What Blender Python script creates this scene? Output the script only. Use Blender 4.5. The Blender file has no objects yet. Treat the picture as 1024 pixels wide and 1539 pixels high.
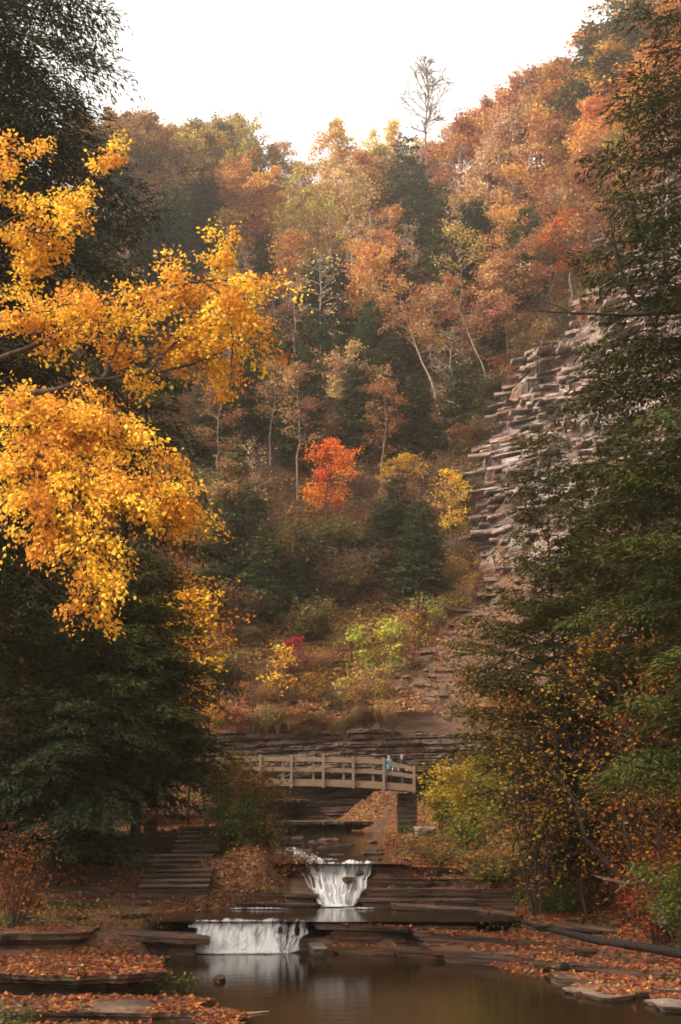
import bpy, math, random
import numpy as np
from mathutils import Vector
from mathutils.bvhtree import BVHTree

R_ = np.random.default_rng(11)
random.seed(5)
scene = bpy.context.scene
COL = scene.collection

# ------------------------------------------------------------------ camera
CAM_Z = 4.0
TILT = math.radians(11.76)
FPX = 769.5 / math.tan(math.radians(20))
cam_d = bpy.data.cameras.new("camera")
cam = bpy.data.objects.new("camera", cam_d)
COL.objects.link(cam)
cam.location = (0, 0, CAM_Z)
cam.rotation_euler = (math.radians(90) + TILT, 0, 0)
cam_d.sensor_fit = 'VERTICAL'
cam_d.sensor_height = 36.0
cam_d.lens = 18.0 / math.tan(math.radians(20))
cam_d.clip_end = 3000
cam_d.clip_start = 0.1
scene.camera = cam


def ray(px, py):
    xc = (px - 512) / FPX
    yc = (769.5 - py) / FPX
    return np.array([xc, math.cos(TILT) - yc * math.sin(TILT), math.sin(TILT) + yc * math.cos(TILT)])


def at(px, py, Y):
    d = ray(px, py)
    return np.array([0, 0, CAM_Z]) + d * (Y / d[1])


def proj(p):
    q = np.array(p) - np.array([0, 0, CAM_Z])
    depth = q[1] * math.cos(TILT) + q[2] * math.sin(TILT)
    up = -q[1] * math.sin(TILT) + q[2] * math.cos(TILT)
    return 512 + FPX * q[0] / depth, 769.5 - FPX * up / depth


# ------------------------------------------------------------------ noise
def _h(ix, iy, iz, seed):
    n = (ix.astype(np.int64) * 374761393 + iy.astype(np.int64) * 668265263 + iz.astype(np.int64) * 2147483647 + seed * 974634777) & 0xFFFFFFFF
    n = ((n ^ (n >> 13)) * 1274126177) & 0xFFFFFFFF
    n = ((n ^ (n >> 16)) * 2246822519) & 0xFFFFFFFF
    return ((n ^ (n >> 15)) & 0xFFFFFF) / float(0xFFFFFF)


def vn(x, y, z=0.0, seed=0):
    x, y, z = np.broadcast_arrays(np.asarray(x, float), np.asarray(y, float), np.asarray(z, float))
    x0, y0, z0 = np.floor(x), np.floor(y), np.floor(z)
    fx, fy, fz = x - x0, y - y0, z - z0
    fx, fy, fz = [f * f * (3 - 2 * f) for f in (fx, fy, fz)]
    r = 0
    for dx in (0, 1):
        for dy in (0, 1):
            for dz in (0, 1):
                w = (fx if dx else 1 - fx) * (fy if dy else 1 - fy) * (fz if dz else 1 - fz)
                r = r + w * _h(x0 + dx, y0 + dy, z0 + dz, seed)
    return r


def fbm(x, y, z=0.0, seed=0, o=4):
    r, a, s, f = 0, 0.5, 0, 1.0
    for i in range(o):
        r = r + a * vn(np.asarray(x) * f, np.asarray(y) * f, np.asarray(z) * f, seed + i * 17)
        s += a
        a *= 0.5
        f *= 2.03
    return r / s


def sstep(a, b, x):
    t = np.clip((np.asarray(x, float) - a) / (b - a), 0, 1)
    return t * t * (3 - 2 * t)


# ------------------------------------------------------------------ mesh builder
class Geo:
    def __init__(self):
        self.v, self.f, self.mi, self.at_rnd, self.at_cl, self.at_tint, self.n = [], [], [], [], [], [], 0

    def add(self, verts, faces, mat=0, rnd=None, cl=None, tint=None):
        verts = np.asarray(verts, float).reshape(-1, 3)
        faces = np.asarray(faces, np.int64)
        m = len(faces)
        self.v.append(verts)
        self.f.append(faces + self.n)
        self.mi.append(np.full(m, mat, np.int32))
        self.at_rnd.append(np.zeros(m) + (0.5 if rnd is None else rnd))
        self.at_cl.append(np.zeros(m) + (0.5 if cl is None else cl))
        t = np.ones((m, 4)) * 0.5
        if tint is not None:
            t[:, :3] = tint
        t[:, 3] = 1
        self.at_tint.append(t)
        self.n += len(verts)

    def tube(self, pts, rad, sides=5, mat=0, cap=True):
        P = np.asarray(pts, float)
        n = len(P)
        rad = np.zeros(n) + rad
        T = np.gradient(P, axis=0)
        T /= np.linalg.norm(T, axis=1)[:, None] + 1e-9
        ref = np.array([0, 0, 1.0]) if abs(T[:, 2]).mean() < 0.75 else np.array([1.0, 0, 0])
        A = np.cross(T, ref)
        A /= np.linalg.norm(A, axis=1)[:, None] + 1e-9
        B = np.cross(T, A)
        an = np.arange(sides) * 2 * math.pi / sides
        V = P[:, None, :] + rad[:, None, None] * (A[:, None, :] * np.cos(an)[None, :, None] + B[:, None, :] * np.sin(an)[None, :, None])
        i, j = np.meshgrid(np.arange(n - 1), np.arange(sides), indexing='ij')
        j2 = (j + 1) % sides
        F = np.stack([i * sides + j, i * sides + j2, (i + 1) * sides + j2, (i + 1) * sides + j], -1).reshape(-1, 4)
        self.add(V.reshape(-1, 3), F, mat)
        if cap:
            self.add(V[-1], [list(range(sides))], mat)
            self.add(V[0], [list(range(sides))[::-1]], mat)

    def leaves(self, P, D, N, L, W, mat=0, rnd=None, cl=None, tint=None, fold=0.25, full=False):
        P = np.asarray(P, float)
        n = len(P)
        if n == 0:
            return
        D = D / (np.linalg.norm(D, axis=1)[:, None] + 1e-9)
        S = np.cross(D, N)
        S /= np.linalg.norm(S, axis=1)[:, None] + 1e-9
        U = np.cross(S, D)
        L = (np.zeros(n) + L)[:, None]
        W = (np.zeros(n) + W)[:, None]
        if rnd is None:
            rnd = R_.random(n)
        if not full:
            mid = P + D * L * 0.45
            V = np.stack([P, mid + S * W * 0.5 - U * W * fold * .5, P + D * L, mid - S * W * 0.5 - U * W * fold * .5], 1)
            F = (np.arange(n) * 4)[:, None] + np.array([0, 1, 2, 3])[None]
            self.add(V.reshape(-1, 3), F, mat, rnd, cl, tint)
        else:
            dn = U * W * fold
            V = np.stack([P, P + D * L * .3 + S * W * .5 - dn, P + D * L * .72 + S * W * .36 - dn, P + D * L - U * L * .12,
                          P + D * L * .72 - S * W * .36 - dn, P + D * L * .3 - S * W * .5 - dn], 1)
            b = (np.arange(n) * 6)[:, None]
            F = np.stack([b + np.array([0, 1, 2, 3])[None], b + np.array([0, 3, 4, 5])[None]], 1).reshape(-1, 4)
            rep = lambda a: None if a is None else np.repeat(np.zeros((n,) + np.shape(a)[1:]) + a, 2, axis=0)
            self.add(V.reshape(-1, 3), F, mat, rep(rnd), rep(cl), rep(tint))

    def hexa(self, c, mat=0):
        self.add(c, [[3, 2, 1, 0], [4, 5, 6, 7], [0, 1, 5, 4], [1, 2, 6, 5], [2, 3, 7, 6], [3, 0, 4, 7]], mat)

    def box(self, lo, hi, mat=0):
        a, b = lo, hi
        self.hexa([(a[0], a[1], a[2]), (b[0], a[1], a[2]), (b[0], b[1], a[2]), (a[0], b[1], a[2]),
                   (a[0], a[1], b[2]), (b[0], a[1], b[2]), (b[0], b[1], b[2]), (a[0], b[1], b[2])], mat)

    def mesh(self, name, mats, smooth=False):
        me = bpy.data.meshes.new(name)
        if not self.v:
            return me
        V = np.concatenate(self.v)
        loops = np.concatenate([f.ravel() for f in self.f])
        tot = np.concatenate([np.full(len(f), f.shape[1]) for f in self.f])
        st = np.concatenate([[0], np.cumsum(tot)[:-1]])
        me.vertices.add(len(V))
        me.vertices.foreach_set('co', V.astype(np.float32).ravel())
        me.loops.add(len(loops))
        me.loops.foreach_set('vertex_index', loops.astype(np.int32))
        me.polygons.add(len(tot))
        me.polygons.foreach_set('loop_start', st.astype(np.int32))
        for m in mats:
            me.materials.append(m)
        me.polygons.foreach_set('material_index', np.concatenate(self.mi))
        me.polygons.foreach_set('use_smooth', np.full(len(tot), smooth))
        for nm, arr in (('rnd', self.at_rnd), ('cl', self.at_cl)):
            a = me.attributes.new(nm, 'FLOAT', 'FACE')
            a.data.foreach_set('value', np.concatenate(arr).astype(np.float32))
        a = me.attributes.new('tint', 'FLOAT_COLOR', 'FACE')
        a.data.foreach_set('color', np.concatenate(self.at_tint).astype(np.float32).ravel())
        me.update(calc_edges=True)
        return me


def obj(name, me, parent=None, color=None):
    o = bpy.data.objects.new(name, me)
    COL.objects.link(o)
    if parent is not None:
        o.parent = parent
    if color is not None:
        o.color = (color[0], color[1], color[2], 1)
    return o


def tag(o, label=None, cat=None, group=None, kind=None):
    if label: o["label"] = label
    if cat: o["category"] = cat
    if group: o["group"] = group
    if kind: o["kind"] = kind
    return o


def thing(name, label, cat, loc=(0, 0, 0), rz=0.0, sc=1.0, group=None):
    o = bpy.data.objects.new(name, None)
    COL.objects.link(o)
    o.location = loc
    o.rotation_euler = (0, 0, rz)
    o.scale = (sc, sc, sc)
    o.empty_display_size = 0.3
    return tag(o, label, cat, group)


# ------------------------------------------------------------------ materials
def mat_new(name):
    m = bpy.data.materials.new(name)
    m.use_nodes = True
    nt = m.node_tree
    nt.nodes.clear()
    return m, nt


class NT:
    def __init__(self, nt):
        self.nt = nt

    def n(self, t, **kw):
        nd = self.nt.nodes.new(t)
        ins = kw.pop('ins', {})
        for k, v in kw.items():
            setattr(nd, k, v)
        for k, v in ins.items():
            if hasattr(v, 'is_linked') or isinstance(v, bpy.types.NodeSocket):
                self.nt.links.new(v, nd.inputs[k])
            else:
                nd.inputs[k].default_value = v
        return nd

    def math(self, op, a, b=0.0):
        return self.n('ShaderNodeMath', operation=op, ins={0: a, 1: b}).outputs[0]

    def mix(self, f, a, b, mode='MIX'):
        nd = self.n('ShaderNodeMix', data_type='RGBA', blend_type=mode)
        for k, v in ((0, f), (6, a), (7, b)):
            if isinstance(v, bpy.types.NodeSocket):
                self.nt.links.new(v, nd.inputs[k])
            else:
                nd.inputs[k].default_value = (v if k == 0 else (v[0], v[1], v[2], 1))
        return nd.outputs[2]

    def ramp(self, f, stops):
        nd = self.n('ShaderNodeValToRGB', ins={0: f})
        cr = nd.color_ramp
        while len(cr.elements) < len(stops):
            cr.elements.new(0.5)
        for e, (p, c) in zip(cr.elements, stops):
            e.position = p
            e.color = (c[0], c[1], c[2], 1) if not np.isscalar(c) else (c, c, c, 1)
        return nd.outputs[0]

    def noise(self, vec, scale, detail=4, rough=0.55):
        return self.n('ShaderNodeTexNoise', ins={'Vector': vec, 'Scale': scale, 'Detail': detail, 'Roughness': rough}).outputs[0]

    def attr(self, name):
        return self.n('ShaderNodeAttribute', attribute_name=name)

    def out(self, s, vol=None):
        o = self.n('ShaderNodeOutputMaterial')
        if s is not None:
            self.nt.links.new(s, o.inputs[0])
        if vol is not None:
            self.nt.links.new(vol, o.inputs[1])


def leaf_material(name, trans, source='object', hue=0.05, var=0.8):
    m, nt = mat_new(name)
    g = NT(nt)
    base = g.n('ShaderNodeObjectInfo').outputs['Color'] if source == 'object' else g.attr('tint').outputs['Color']
    rnd = g.attr('rnd').outputs['Fac']
    cl = g.attr('cl').outputs['Fac']
    h = g.math('ADD', g.math('MULTIPLY', g.math('SUBTRACT', cl, 0.5), hue), 0.5)
    h = g.math('ADD', h, g.math('MULTIPLY', g.math('SUBTRACT', rnd, 0.5), hue * .5))
    v = g.math('ADD', g.math('MULTIPLY', rnd, var), 1 - var * .5)
    v = g.math('MULTIPLY', v, g.math('ADD', g.math('MULTIPLY', cl, 0.4), 0.8))
    c = g.n('ShaderNodeHueSaturation', ins={'Hue': h, 'Saturation': 1.0, 'Value': v, 'Color': base}).outputs[0]
    p = g.n('ShaderNodeBsdfDiffuse', ins={'Color': c})
    t = g.n('ShaderNodeBsdfTranslucent', ins={'Color': c})
    ms = g.n('ShaderNodeMixShader', ins={0: trans, 1: p.outputs[0], 2: t.outputs[0]})
    g.out(ms.outputs[0])
    return m


def bark_material():
    m, nt = mat_new('bark')
    g = NT(nt)
    base = g.n('ShaderNodeObjectInfo').outputs['Color']
    co = g.n('ShaderNodeTexCoord').outputs['Object']
    mp = g.n('ShaderNodeMapping', ins={'Vector': co, 'Scale': (6, 6, 1.2)}).outputs[0]
    nz = g.noise(mp, 2.0, 5)
    c = g.mix(g.ramp(nz, [(0.3, 0.0), (0.75, 1.0)]), (0.35, 0.32, 0.3), (1.35, 1.3, 1.25))
    c = g.mix(1.0, base, c, 'MULTIPLY')
    b = g.n('ShaderNodeBump', ins={'Strength': 0.6, 'Distance': 0.03, 'Height': nz})
    p = g.n('ShaderNodeBsdfPrincipled', ins={'Base Color': c, 'Roughness': 0.9, 'Normal': b.outputs[0]})
    p.inputs['Specular IOR Level'].default_value = 0.2
    g.out(p.outputs[0])
    return m


def rock_material(name, dark, mid, light, zs=9.0, dip=0.0, wet=0.75, stain=(0.16, 0.07, 0.03), stain_amt=0.35, moss=0.0):
    m, nt = mat_new(name)
    g = NT(nt)
    co = g.n('ShaderNodeNewGeometry').outputs['Position']
    mp = g.n('ShaderNodeMapping', ins={'Vector': co, 'Rotation': (0, dip, 0), 'Scale': (0.6, 0.6, zs)}).outputs[0]
    n1 = g.noise(mp, 1.0, 6, 0.6)
    n2 = g.noise(co, 0.5, 4)
    n3 = g.noise(co, 4.0, 6, 0.7)
    c = g.ramp(n1, [(0.38, dark), (0.5, mid), (0.64, light)])
    c = g.mix(g.ramp(n3, [(0.35, 0.0), (0.7, 0.55)]), c, mid)
    c = g.mix(g.math('MULTIPLY', g.ramp(n2, [(0.45, 0.0), (0.62, 1.0)]), stain_amt), c, stain)
    if moss:
        n4 = g.noise(co, 1.3, 5, 0.65)
        c = g.mix(g.math('MULTIPLY', g.ramp(n4, [(0.52, 0.0), (0.62, 1.0)]), moss), c, (0.05, 0.06, 0.018))
    hgt = g.math('ADD', g.math('MULTIPLY', n1, 0.7), g.math('MULTIPLY', n3, 0.5))
    b = g.n('ShaderNodeBump', ins={'Strength': 1.0, 'Distance': 0.2, 'Height': hgt})
    p = g.n('ShaderNodeBsdfPrincipled', ins={'Base Color': c, 'Roughness': wet, 'Normal': b.outputs[0]})
    p.inputs['Specular IOR Level'].default_value = 0.12
    g.out(p.outputs[0])
    return m


def ground_material():
    m, nt = mat_new('leaf_strewn_ground')
    g = NT(nt)
    co = g.n('ShaderNodeNewGeometry').outputs['Position']
    bare = g.attr('bare').outputs['Fac']
    moss = g.attr('moss').outputs['Fac']
    vo = g.n('ShaderNodeTexVoronoi', ins={'Vector': co, 'Scale': 13.0}).outputs['Color']
    sv = g.n('ShaderNodeSeparateColor', ins={0: vo}).outputs[0]
    n1 = g.noise(co, 0.35, 5)
    n2 = g.noise(co, 7.0, 5, 0.7)
    lit = g.ramp(sv, [(0.0, (0.035, 0.018, 0.011)), (0.35, (0.11, 0.045, 0.02)), (0.7, (0.19, 0.075, 0.028)), (1.0, (0.26, 0.14, 0.06))])
    lit = g.mix(g.ramp(n1, [(0.38, 0.0), (0.6, 0.8)]), lit, (0.045, 0.026, 0.016))
    lit = g.mix(g.ramp(n2, [(0.42, 0.0), (0.62, 0.7)]), lit, (0.03, 0.018, 0.012))
    mp = g.n('ShaderNodeMapping', ins={'Vector': co, 'Rotation': (0, 0.2, 0), 'Scale': (0.35, 0.35, 3.0)}).outputs[0]
    n3 = g.noise(mp, 1.0, 6, 0.65)
    sh = g.ramp(n3, [(0.35, (0.07, 0.042, 0.03)), (0.5, (0.14, 0.083, 0.06)), (0.65, (0.2, 0.125, 0.092))])
    sh = g.mix(g.ramp(n2, [(0.45, 0.0), (0.72, 0.6)]), sh, (0.19, 0.085, 0.05))
    nb = g.math('ADD', bare, g.math('MULTIPLY', g.math('SUBTRACT', g.noise(co, 0.6, 5, 0.65), 0.5), 1.1))
    c = g.mix(g.ramp(nb, [(0.42, 0.0), (0.6, 1.0)]), lit, sh)
    nm = g.math('ADD', moss, g.math('MULTIPLY', g.math('SUBTRACT', g.noise(co, 1.1, 5, 0.65), 0.5), 1.0))
    c = g.mix(g.ramp(nm, [(0.45, 0.0), (0.65, 0.85)]), c, (0.06, 0.065, 0.016))
    b = g.n('ShaderNodeBump', ins={'Strength': 0.7, 'Distance': 0.12, 'Height': g.math('ADD', g.math('MULTIPLY', sv, 0.4), n2)})
    p = g.n('ShaderNodeBsdfPrincipled', ins={'Base Color': c, 'Roughness': 0.85, 'Normal': b.outputs[0]})
    p.inputs['Specular IOR Level'].default_value = 0.2
    g.out(p.outputs[0])
    return m


def wood_material(name, a, b_):
    m, nt = mat_new(name)
    g = NT(nt)
    co = g.n('ShaderNodeTexCoord').outputs['Object']
    mp = g.n('ShaderNodeMapping', ins={'Vector': co, 'Scale': (0.8, 9, 9)}).outputs[0]
    n = g.noise(mp, 2.5, 6, 0.65)
    n2 = g.noise(co, 1.1, 3)
    c = g.ramp(n, [(0.3, a), (0.7, b_)])
    c = g.mix(g.ramp(n2, [(0.4, 0.0), (0.7, 0.5)]), c, (a[0] * .8, a[1] * .9, a[2] * .8))
    p = g.n('ShaderNodeBsdfPrincipled', ins={'Base Color': c, 'Roughness': 0.8})
    p.inputs['Specular IOR Level'].default_value = 0.25
    g.out(p.outputs[0])
    return m


def plain(name, c, rough=0.8):
    m, nt = mat_new(name)
    g = NT(nt)
    co = g.n('ShaderNodeTexCoord').outputs['Object']
    n = g.noise(co, 14.0, 4)
    cc = g.mix(n, tuple(x * .75 for x in c), tuple(x * 1.2 for x in c))
    p = g.n('ShaderNodeBsdfPrincipled', ins={'Base Color': cc, 'Roughness': rough})
    g.out(p.outputs[0])
    return m


def water_material():
    m, nt = mat_new('stream_water')
    g = NT(nt)
    co = g.n('ShaderNodeNewGeometry').outputs['Position']
    mp = g.n('ShaderNodeMapping', ins={'Vector': co, 'Scale': (1.0, 2.2, 1.0)}).outputs[0]
    n = g.noise(mp, 1.6, 5, 0.6)
    n2 = g.noise(co, 0.25, 3)
    c = g.ramp(n2, [(0.35, (0.012, 0.007, 0.003)), (0.65, (0.026, 0.016, 0.007))])
    b = g.n('ShaderNodeBump', ins={'Strength': 0.09, 'Distance': 0.05, 'Height': n})
    p = g.n('ShaderNodeBsdfPrincipled', ins={'Base Color': c, 'Roughness': 0.09, 'IOR': 1.33, 'Normal': b.outputs[0]})
    p.inputs['Specular IOR Level'].default_value = 0.25
    g.out(p.outputs[0])
    return m


def foam_material():
    m, nt = mat_new('white_water')
    g = NT(nt)
    co = g.n('ShaderNodeNewGeometry').outputs['Position']
    mp = g.n('ShaderNodeMapping', ins={'Vector': co, 'Scale': (7.0, 2.5, 1.1)}).outputs[0]
    n = g.noise(mp, 1.5, 6, 0.65)
    n2 = g.noise(co, 2.2, 4, 0.6)
    cl = g.attr('cl').outputs['Fac']
    f = g.math('ADD', g.math('ADD', g.math('MULTIPLY', n, 1.1), g.math('MULTIPLY', n2, 0.5)), g.math('SUBTRACT', cl, 0.82))
    c = g.ramp(f, [(0.2, (0.2, 0.19, 0.2)), (0.5, (0.45, 0.44, 0.45)), (0.8, (0.8, 0.79, 0.79))])
    b = g.n('ShaderNodeBump', ins={'Strength': 0.4, 'Distance': 0.06, 'Height': n})
    p = g.n('ShaderNodeBsdfPrincipled', ins={'Base Color': c, 'Roughness': 0.5, 'Normal': b.outputs[0]})
    tl = g.n('ShaderNodeBsdfTranslucent', ins={'Color': c})
    w1 = g.n('ShaderNodeMixShader', ins={0: 0.3, 1: p.outputs[0], 2: tl.outputs[0]})
    tr = g.n('ShaderNodeBsdfTransparent')
    al = g.ramp(f, [(0.12, 0.0), (0.45, 0.92)])
    ms = g.n('ShaderNodeMixShader', ins={0: al, 1: tr.outputs[0], 2: w1.outputs[0]})
    g.out(ms.outputs[0])
    return m


M_LEAF = leaf_material('broad_leaf', 0.4)
M_NEEDLE = leaf_material('needle_spray', 0.15, hue=0.04, var=0.9)
M_CARD = leaf_material('mixed_leaf', 0.3, source='tint', hue=0.04)
M_BARK = bark_material()
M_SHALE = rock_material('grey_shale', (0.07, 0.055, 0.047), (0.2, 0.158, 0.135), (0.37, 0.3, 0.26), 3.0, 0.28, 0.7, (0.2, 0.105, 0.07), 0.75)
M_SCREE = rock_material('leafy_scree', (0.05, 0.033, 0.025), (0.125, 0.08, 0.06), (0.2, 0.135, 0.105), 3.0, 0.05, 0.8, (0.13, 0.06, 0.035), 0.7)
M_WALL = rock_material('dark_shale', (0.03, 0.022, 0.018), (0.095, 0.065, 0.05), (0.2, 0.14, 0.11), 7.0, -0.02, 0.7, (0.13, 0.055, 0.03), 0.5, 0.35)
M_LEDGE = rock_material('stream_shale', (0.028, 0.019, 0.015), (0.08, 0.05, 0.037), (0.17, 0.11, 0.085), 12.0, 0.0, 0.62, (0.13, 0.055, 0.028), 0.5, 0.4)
M_SLAB = rock_material('pale_slab', (0.07, 0.048, 0.036), (0.15, 0.108, 0.083), (0.26, 0.2, 0.16), 12.0, 0.0, 0.7)
M_GROUND = ground_material()
M_WOOD = wood_material('weathered_timber', (0.125, 0.08, 0.05), (0.27, 0.185, 0.125))
M_WOOD_D = wood_material('damp_timber', (0.04, 0.028, 0.02), (0.085, 0.06, 0.045))
M_WATER = water_material()
M_FOAM = foam_material()

# ------------------------------------------------------------------ terrain functions
def water_level(y):
    return np.interp(y, [0, 40.9, 41.1, 46.9, 47.2, 60, 84, 96, 101], [0, 0, .8, .8, 2.1, 2.15, 2.3, 2.45, 3.2])


def left_edge(y):
    return np.interp(y, [0, 20, 27.6, 31.3, 34.8, 38, 40.8, 41.2, 44.2, 46.2, 47.2, 55, 66, 84, 100],
                     [-.5, -.8, -1.6, -3.2, -4.6, -4.7, -4.4, -4.6, -4.7, -2.6, -1.3, -2.2, -2.5, -3.6, -5])


def right_edge(y):
    return np.interp(y, [0, 20, 27, 30, 31.3, 34.8, 38, 40.8, 41.2, 46.6, 47.4, 55, 66, 84, 100],
                     [9, 9, 8.2, 7.2, 5.6, 4.1, 2.8, 2.2, 4.8, 4.4, 1.1, 1.0, 1.3, 2.0, 4])


def wall_y(x):
    return 105 - 1.5 * np.maximum(x - 12, 0) - 1.2 * np.maximum(-x - 14, 0)


def ground(x, y):
    x, y = np.broadcast_arrays(np.asarray(x, float), np.asarray(y, float))
    n1 = fbm(x * .35, y * .35, 0, 3, 4) - .5
    n2 = fbm(x * 1.3, y * 1.3, 0, 9, 3) - .5
    xl = left_edge(y) + n1 * 1.2
    xr = right_edge(y) + n1 * 1.2
    zc = water_level(y)
    dl, dr = xl - x, x - xr
    # left bank
    zl = np.interp(y, [0, 10, 16, 22, 27.5, 29, 31, 32, 36, 38.5, 39.5, 43, 44, 45.7, 46.1, 50, 52, 60, 84, 100], [2.4, 2.3, .4, .1, .02, .0, -.02, .36, .4, .45, .62, .64, .85, .95, 1.4, 1.9, 2.9, 3.5, 4.9, 5.4])
    zl = np.maximum(zl, zc - .02) + n2 * .16
    zl = zl + .75 * np.exp(-(((x + 2.6) / 1.6) ** 2 + ((y - 48.6) / 1.6) ** 2))
    hl = zc - .45 + (zl - zc + .45) * sstep(-.3, 1.6, dl) + np.maximum(dl - 7, 0) * .45 * sstep(38, 50, y)
    # right bank
    zs = np.interp(y, [0, 35, 41, 44, 49, 60, 84, 96, 101], [0, 0, .35, .75, 1.95, 2.15, 2.3, 2.45, 3.2])
    zcr = zc + (zs - zc) * sstep(.8, 2.2, dr)
    hr = zcr + np.interp(dr, [-1, 0, .4, 2, 4, 6, 8, 10, 14, 25, 60], [-.45, -.3, -.02, .14, .34, .62, 1.25, 2.4, 5.0, 16, 48]) + n2 * .3 * sstep(0, 1, dr)
    # near the viewer: flat low bank
    near = sstep(14, 24, y)
    hr = np.where(dr > 0, hr * near + (1 - near) * np.interp(y, [0, 10, 16, 24], [2.4, 2.3, .4, .2]), hr)
    cen = np.interp(y, [0, 8, 14, 19, 30], [2.4, 2.2, .3, -.4, -.45])
    bank = np.where(dl > -.3, hl, np.where(dr > -.3, hr, np.maximum(zc - .45, np.where(y < 22, cen, -9)) + n2 * .1))
    # stepped shale shelves on the banks
    q = .32
    t = bank / q + n1 * 1.6
    st = (np.floor(t) + sstep(.72, 1.0, t - np.floor(t)) - n1 * 1.6) * q
    lowb = sstep(4.5, 2.5, bank - zc) * sstep(24, 28, y) * .8
    bank = bank * (1 - lowb) + st * lowb
    # hillside
    wy = wall_y(x)
    d = y - wy
    bank = bank + (2.3 + 3.0 * n1 + 1.2 * n2) * np.exp(-(((x - 3.0) / 2.6) ** 2 + ((y - 97) / 5.0) ** 2))
    big = fbm(x * .05, y * .05, 0, 21, 4) - .5
    hill = np.where(d > .9, 10 + d * 1.0 + big * 10 * sstep(0, 25, d) + n1 * 1.0 * sstep(0, 6, d), -8.0)
    zr = np.interp(x, [-120, -45, -36, -28, -20, -12, -4, 3, 9, 14, 19, 24, 28, 32, 38, 60, 200],
                   [94, 93, 71, 75, 86.5, 87.5, 85, 84, 85.5, 87, 86.5, 79, 79.5, 83, 88.5, 106, 120]) + big * 6
    hill = zr - np.log1p(np.exp(np.clip((zr - hill) / 3.5, -40, 40))) * 3.5
    # the hill falls gently beyond the ridge
    return np.maximum(bank, hill)


def hit(px, py, tmax=260.0):
    d = ray(px, py)
    t = np.linspace(12, tmax, 1800)
    X, Y, Z = d[0] * t, d[1] * t, CAM_Z + d[2] * t
    below = Z < ground(X, Y)
    k = np.argmax(below)
    if not below[k]:
        return None
    return np.array([X[k], Y[k], float(ground(X[k], Y[k]))])


# cliff edge: x where forest gives way to bare shale, as a function of height on the slope
CB_PY = [300, 420, 480, 530, 590, 650, 740, 790, 900, 960, 1010, 1095]
CB_PX = [1060, 955, 880, 840, 770, 725, 690, 700, 705, 640, 590, 555]
_edge = []
for _py in range(1090, 420, -15):
    _p = hit(float(np.interp(_py, CB_PY, CB_PX)), _py)
    if _p is not None:
        _edge.append(_p)
_edge = np.array(_edge)
_o = np.argsort(_edge[:, 2])
EDGE_Z, EDGE_X = _edge[_o, 2], _edge[_o, 0]


def bare_mask(x, y, z):
    ex = np.interp(z, EDGE_Z, EDGE_X)
    m = sstep(-1.2, 1.2, x - ex + (fbm(x * .3, y * .3, 0, 40, 4) - .5) * 9)
    return m * sstep(8.5, 10, z) * sstep(EDGE_Z.max() + 2, EDGE_Z.max() - 3, z)


# ------------------------------------------------------------------ ground sheet
def axis(segs):
    out = []
    for a, b, s in segs:
        out.append(np.arange(a, b, s))
    return np.concatenate(out + [[segs[-1][1]]])


gx = axis([(-700, -200, 50), (-200, -60, 5), (-60, -14, 1.0), (-14, 14, .25), (14, 46, .8), (46, 120, 4), (120, 700, 50)])
gy = axis([(-250, -10, 30), (-10, 22, 1.0), (22, 62, .22), (62, 112, .45), (112, 215, .9), (215, 300, 4), (300, 900, 50)])
GX, GY = np.meshgrid(gx, gy, indexing='ij')
GZ = ground(GX, GY)
ter = Geo()
nx, ny = len(gx), len(gy)
ii, jj = np.meshgrid(np.arange(nx - 1), np.arange(ny - 1), indexing='ij')
TF = np.stack([ii * ny + jj, (ii + 1) * ny + jj, (ii + 1) * ny + jj + 1, ii * ny + jj + 1], -1).reshape(-1, 4)
TV = np.stack([GX, GY, GZ], -1).reshape(-1, 3)
ter.add(TV, TF)
me = ter.mesh('ground', [M_GROUND], smooth=True)
a = me.attributes.new('bare', 'FLOAT', 'POINT')
bm_ = bare_mask(GX, GY, GZ)
zone = np.exp(-(((GX - 6) / 7) ** 2 + ((GY - 53) / 6) ** 2))
stepb = np.where(GY < 100, .05 * np.clip((GZ - water_level(GY)) < .5, 0, 1), 0)
bedb = np.where((GY < 100) & (GZ < water_level(GY) + .02) & (GX > left_edge(GY) - .2) & (GX < right_edge(GY) + .2), .7, 0)
a.data.foreach_set('value', np.maximum(np.maximum(bm_, stepb), bedb).astype(np.float32).ravel())
a = me.attributes.new('moss', 'FLOAT', 'POINT')
moss = .6 * zone + .25 * np.exp(-((GX + 7) / 4) ** 2 - ((GY - 48) / 8) ** 2)
a.data.foreach_set('value', moss.astype(np.float32).ravel())
tag(obj('ground', me), kind='structure')

# ------------------------------------------------------------------ rock: wall behind the bridge and the big cliff
def strata_disp(x, s, thick, amp, width, seed):
    """protrusion of blocky strata at along-coordinate x and height-in-strata s"""
    w = s / thick + (fbm(x * .12, s * .1, 0, seed, 2) - .5) * 1.2
    k = np.floor(w)
    fr = w - k
    cell = np.floor(x / width + _h(k, k * 0, k * 0, seed) * 7 + (vn(x * .9, k * 3.1, 0, seed + 2) - .5) * .8)
    blk = _h(cell, k, k * 0, seed + 5)
    lay = _h(k, k * 0 + 3, k * 0, seed + 9)
    lip = sstep(0.0, .28, fr)                       # undercut at the foot of every layer
    d = amp * (0.55 * blk * lip + .6 * lay * lip) + amp * .25 * (fbm(x * 1.1, s * 2.5, 0, seed + 31, 3) - .5)
    return d


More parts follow.
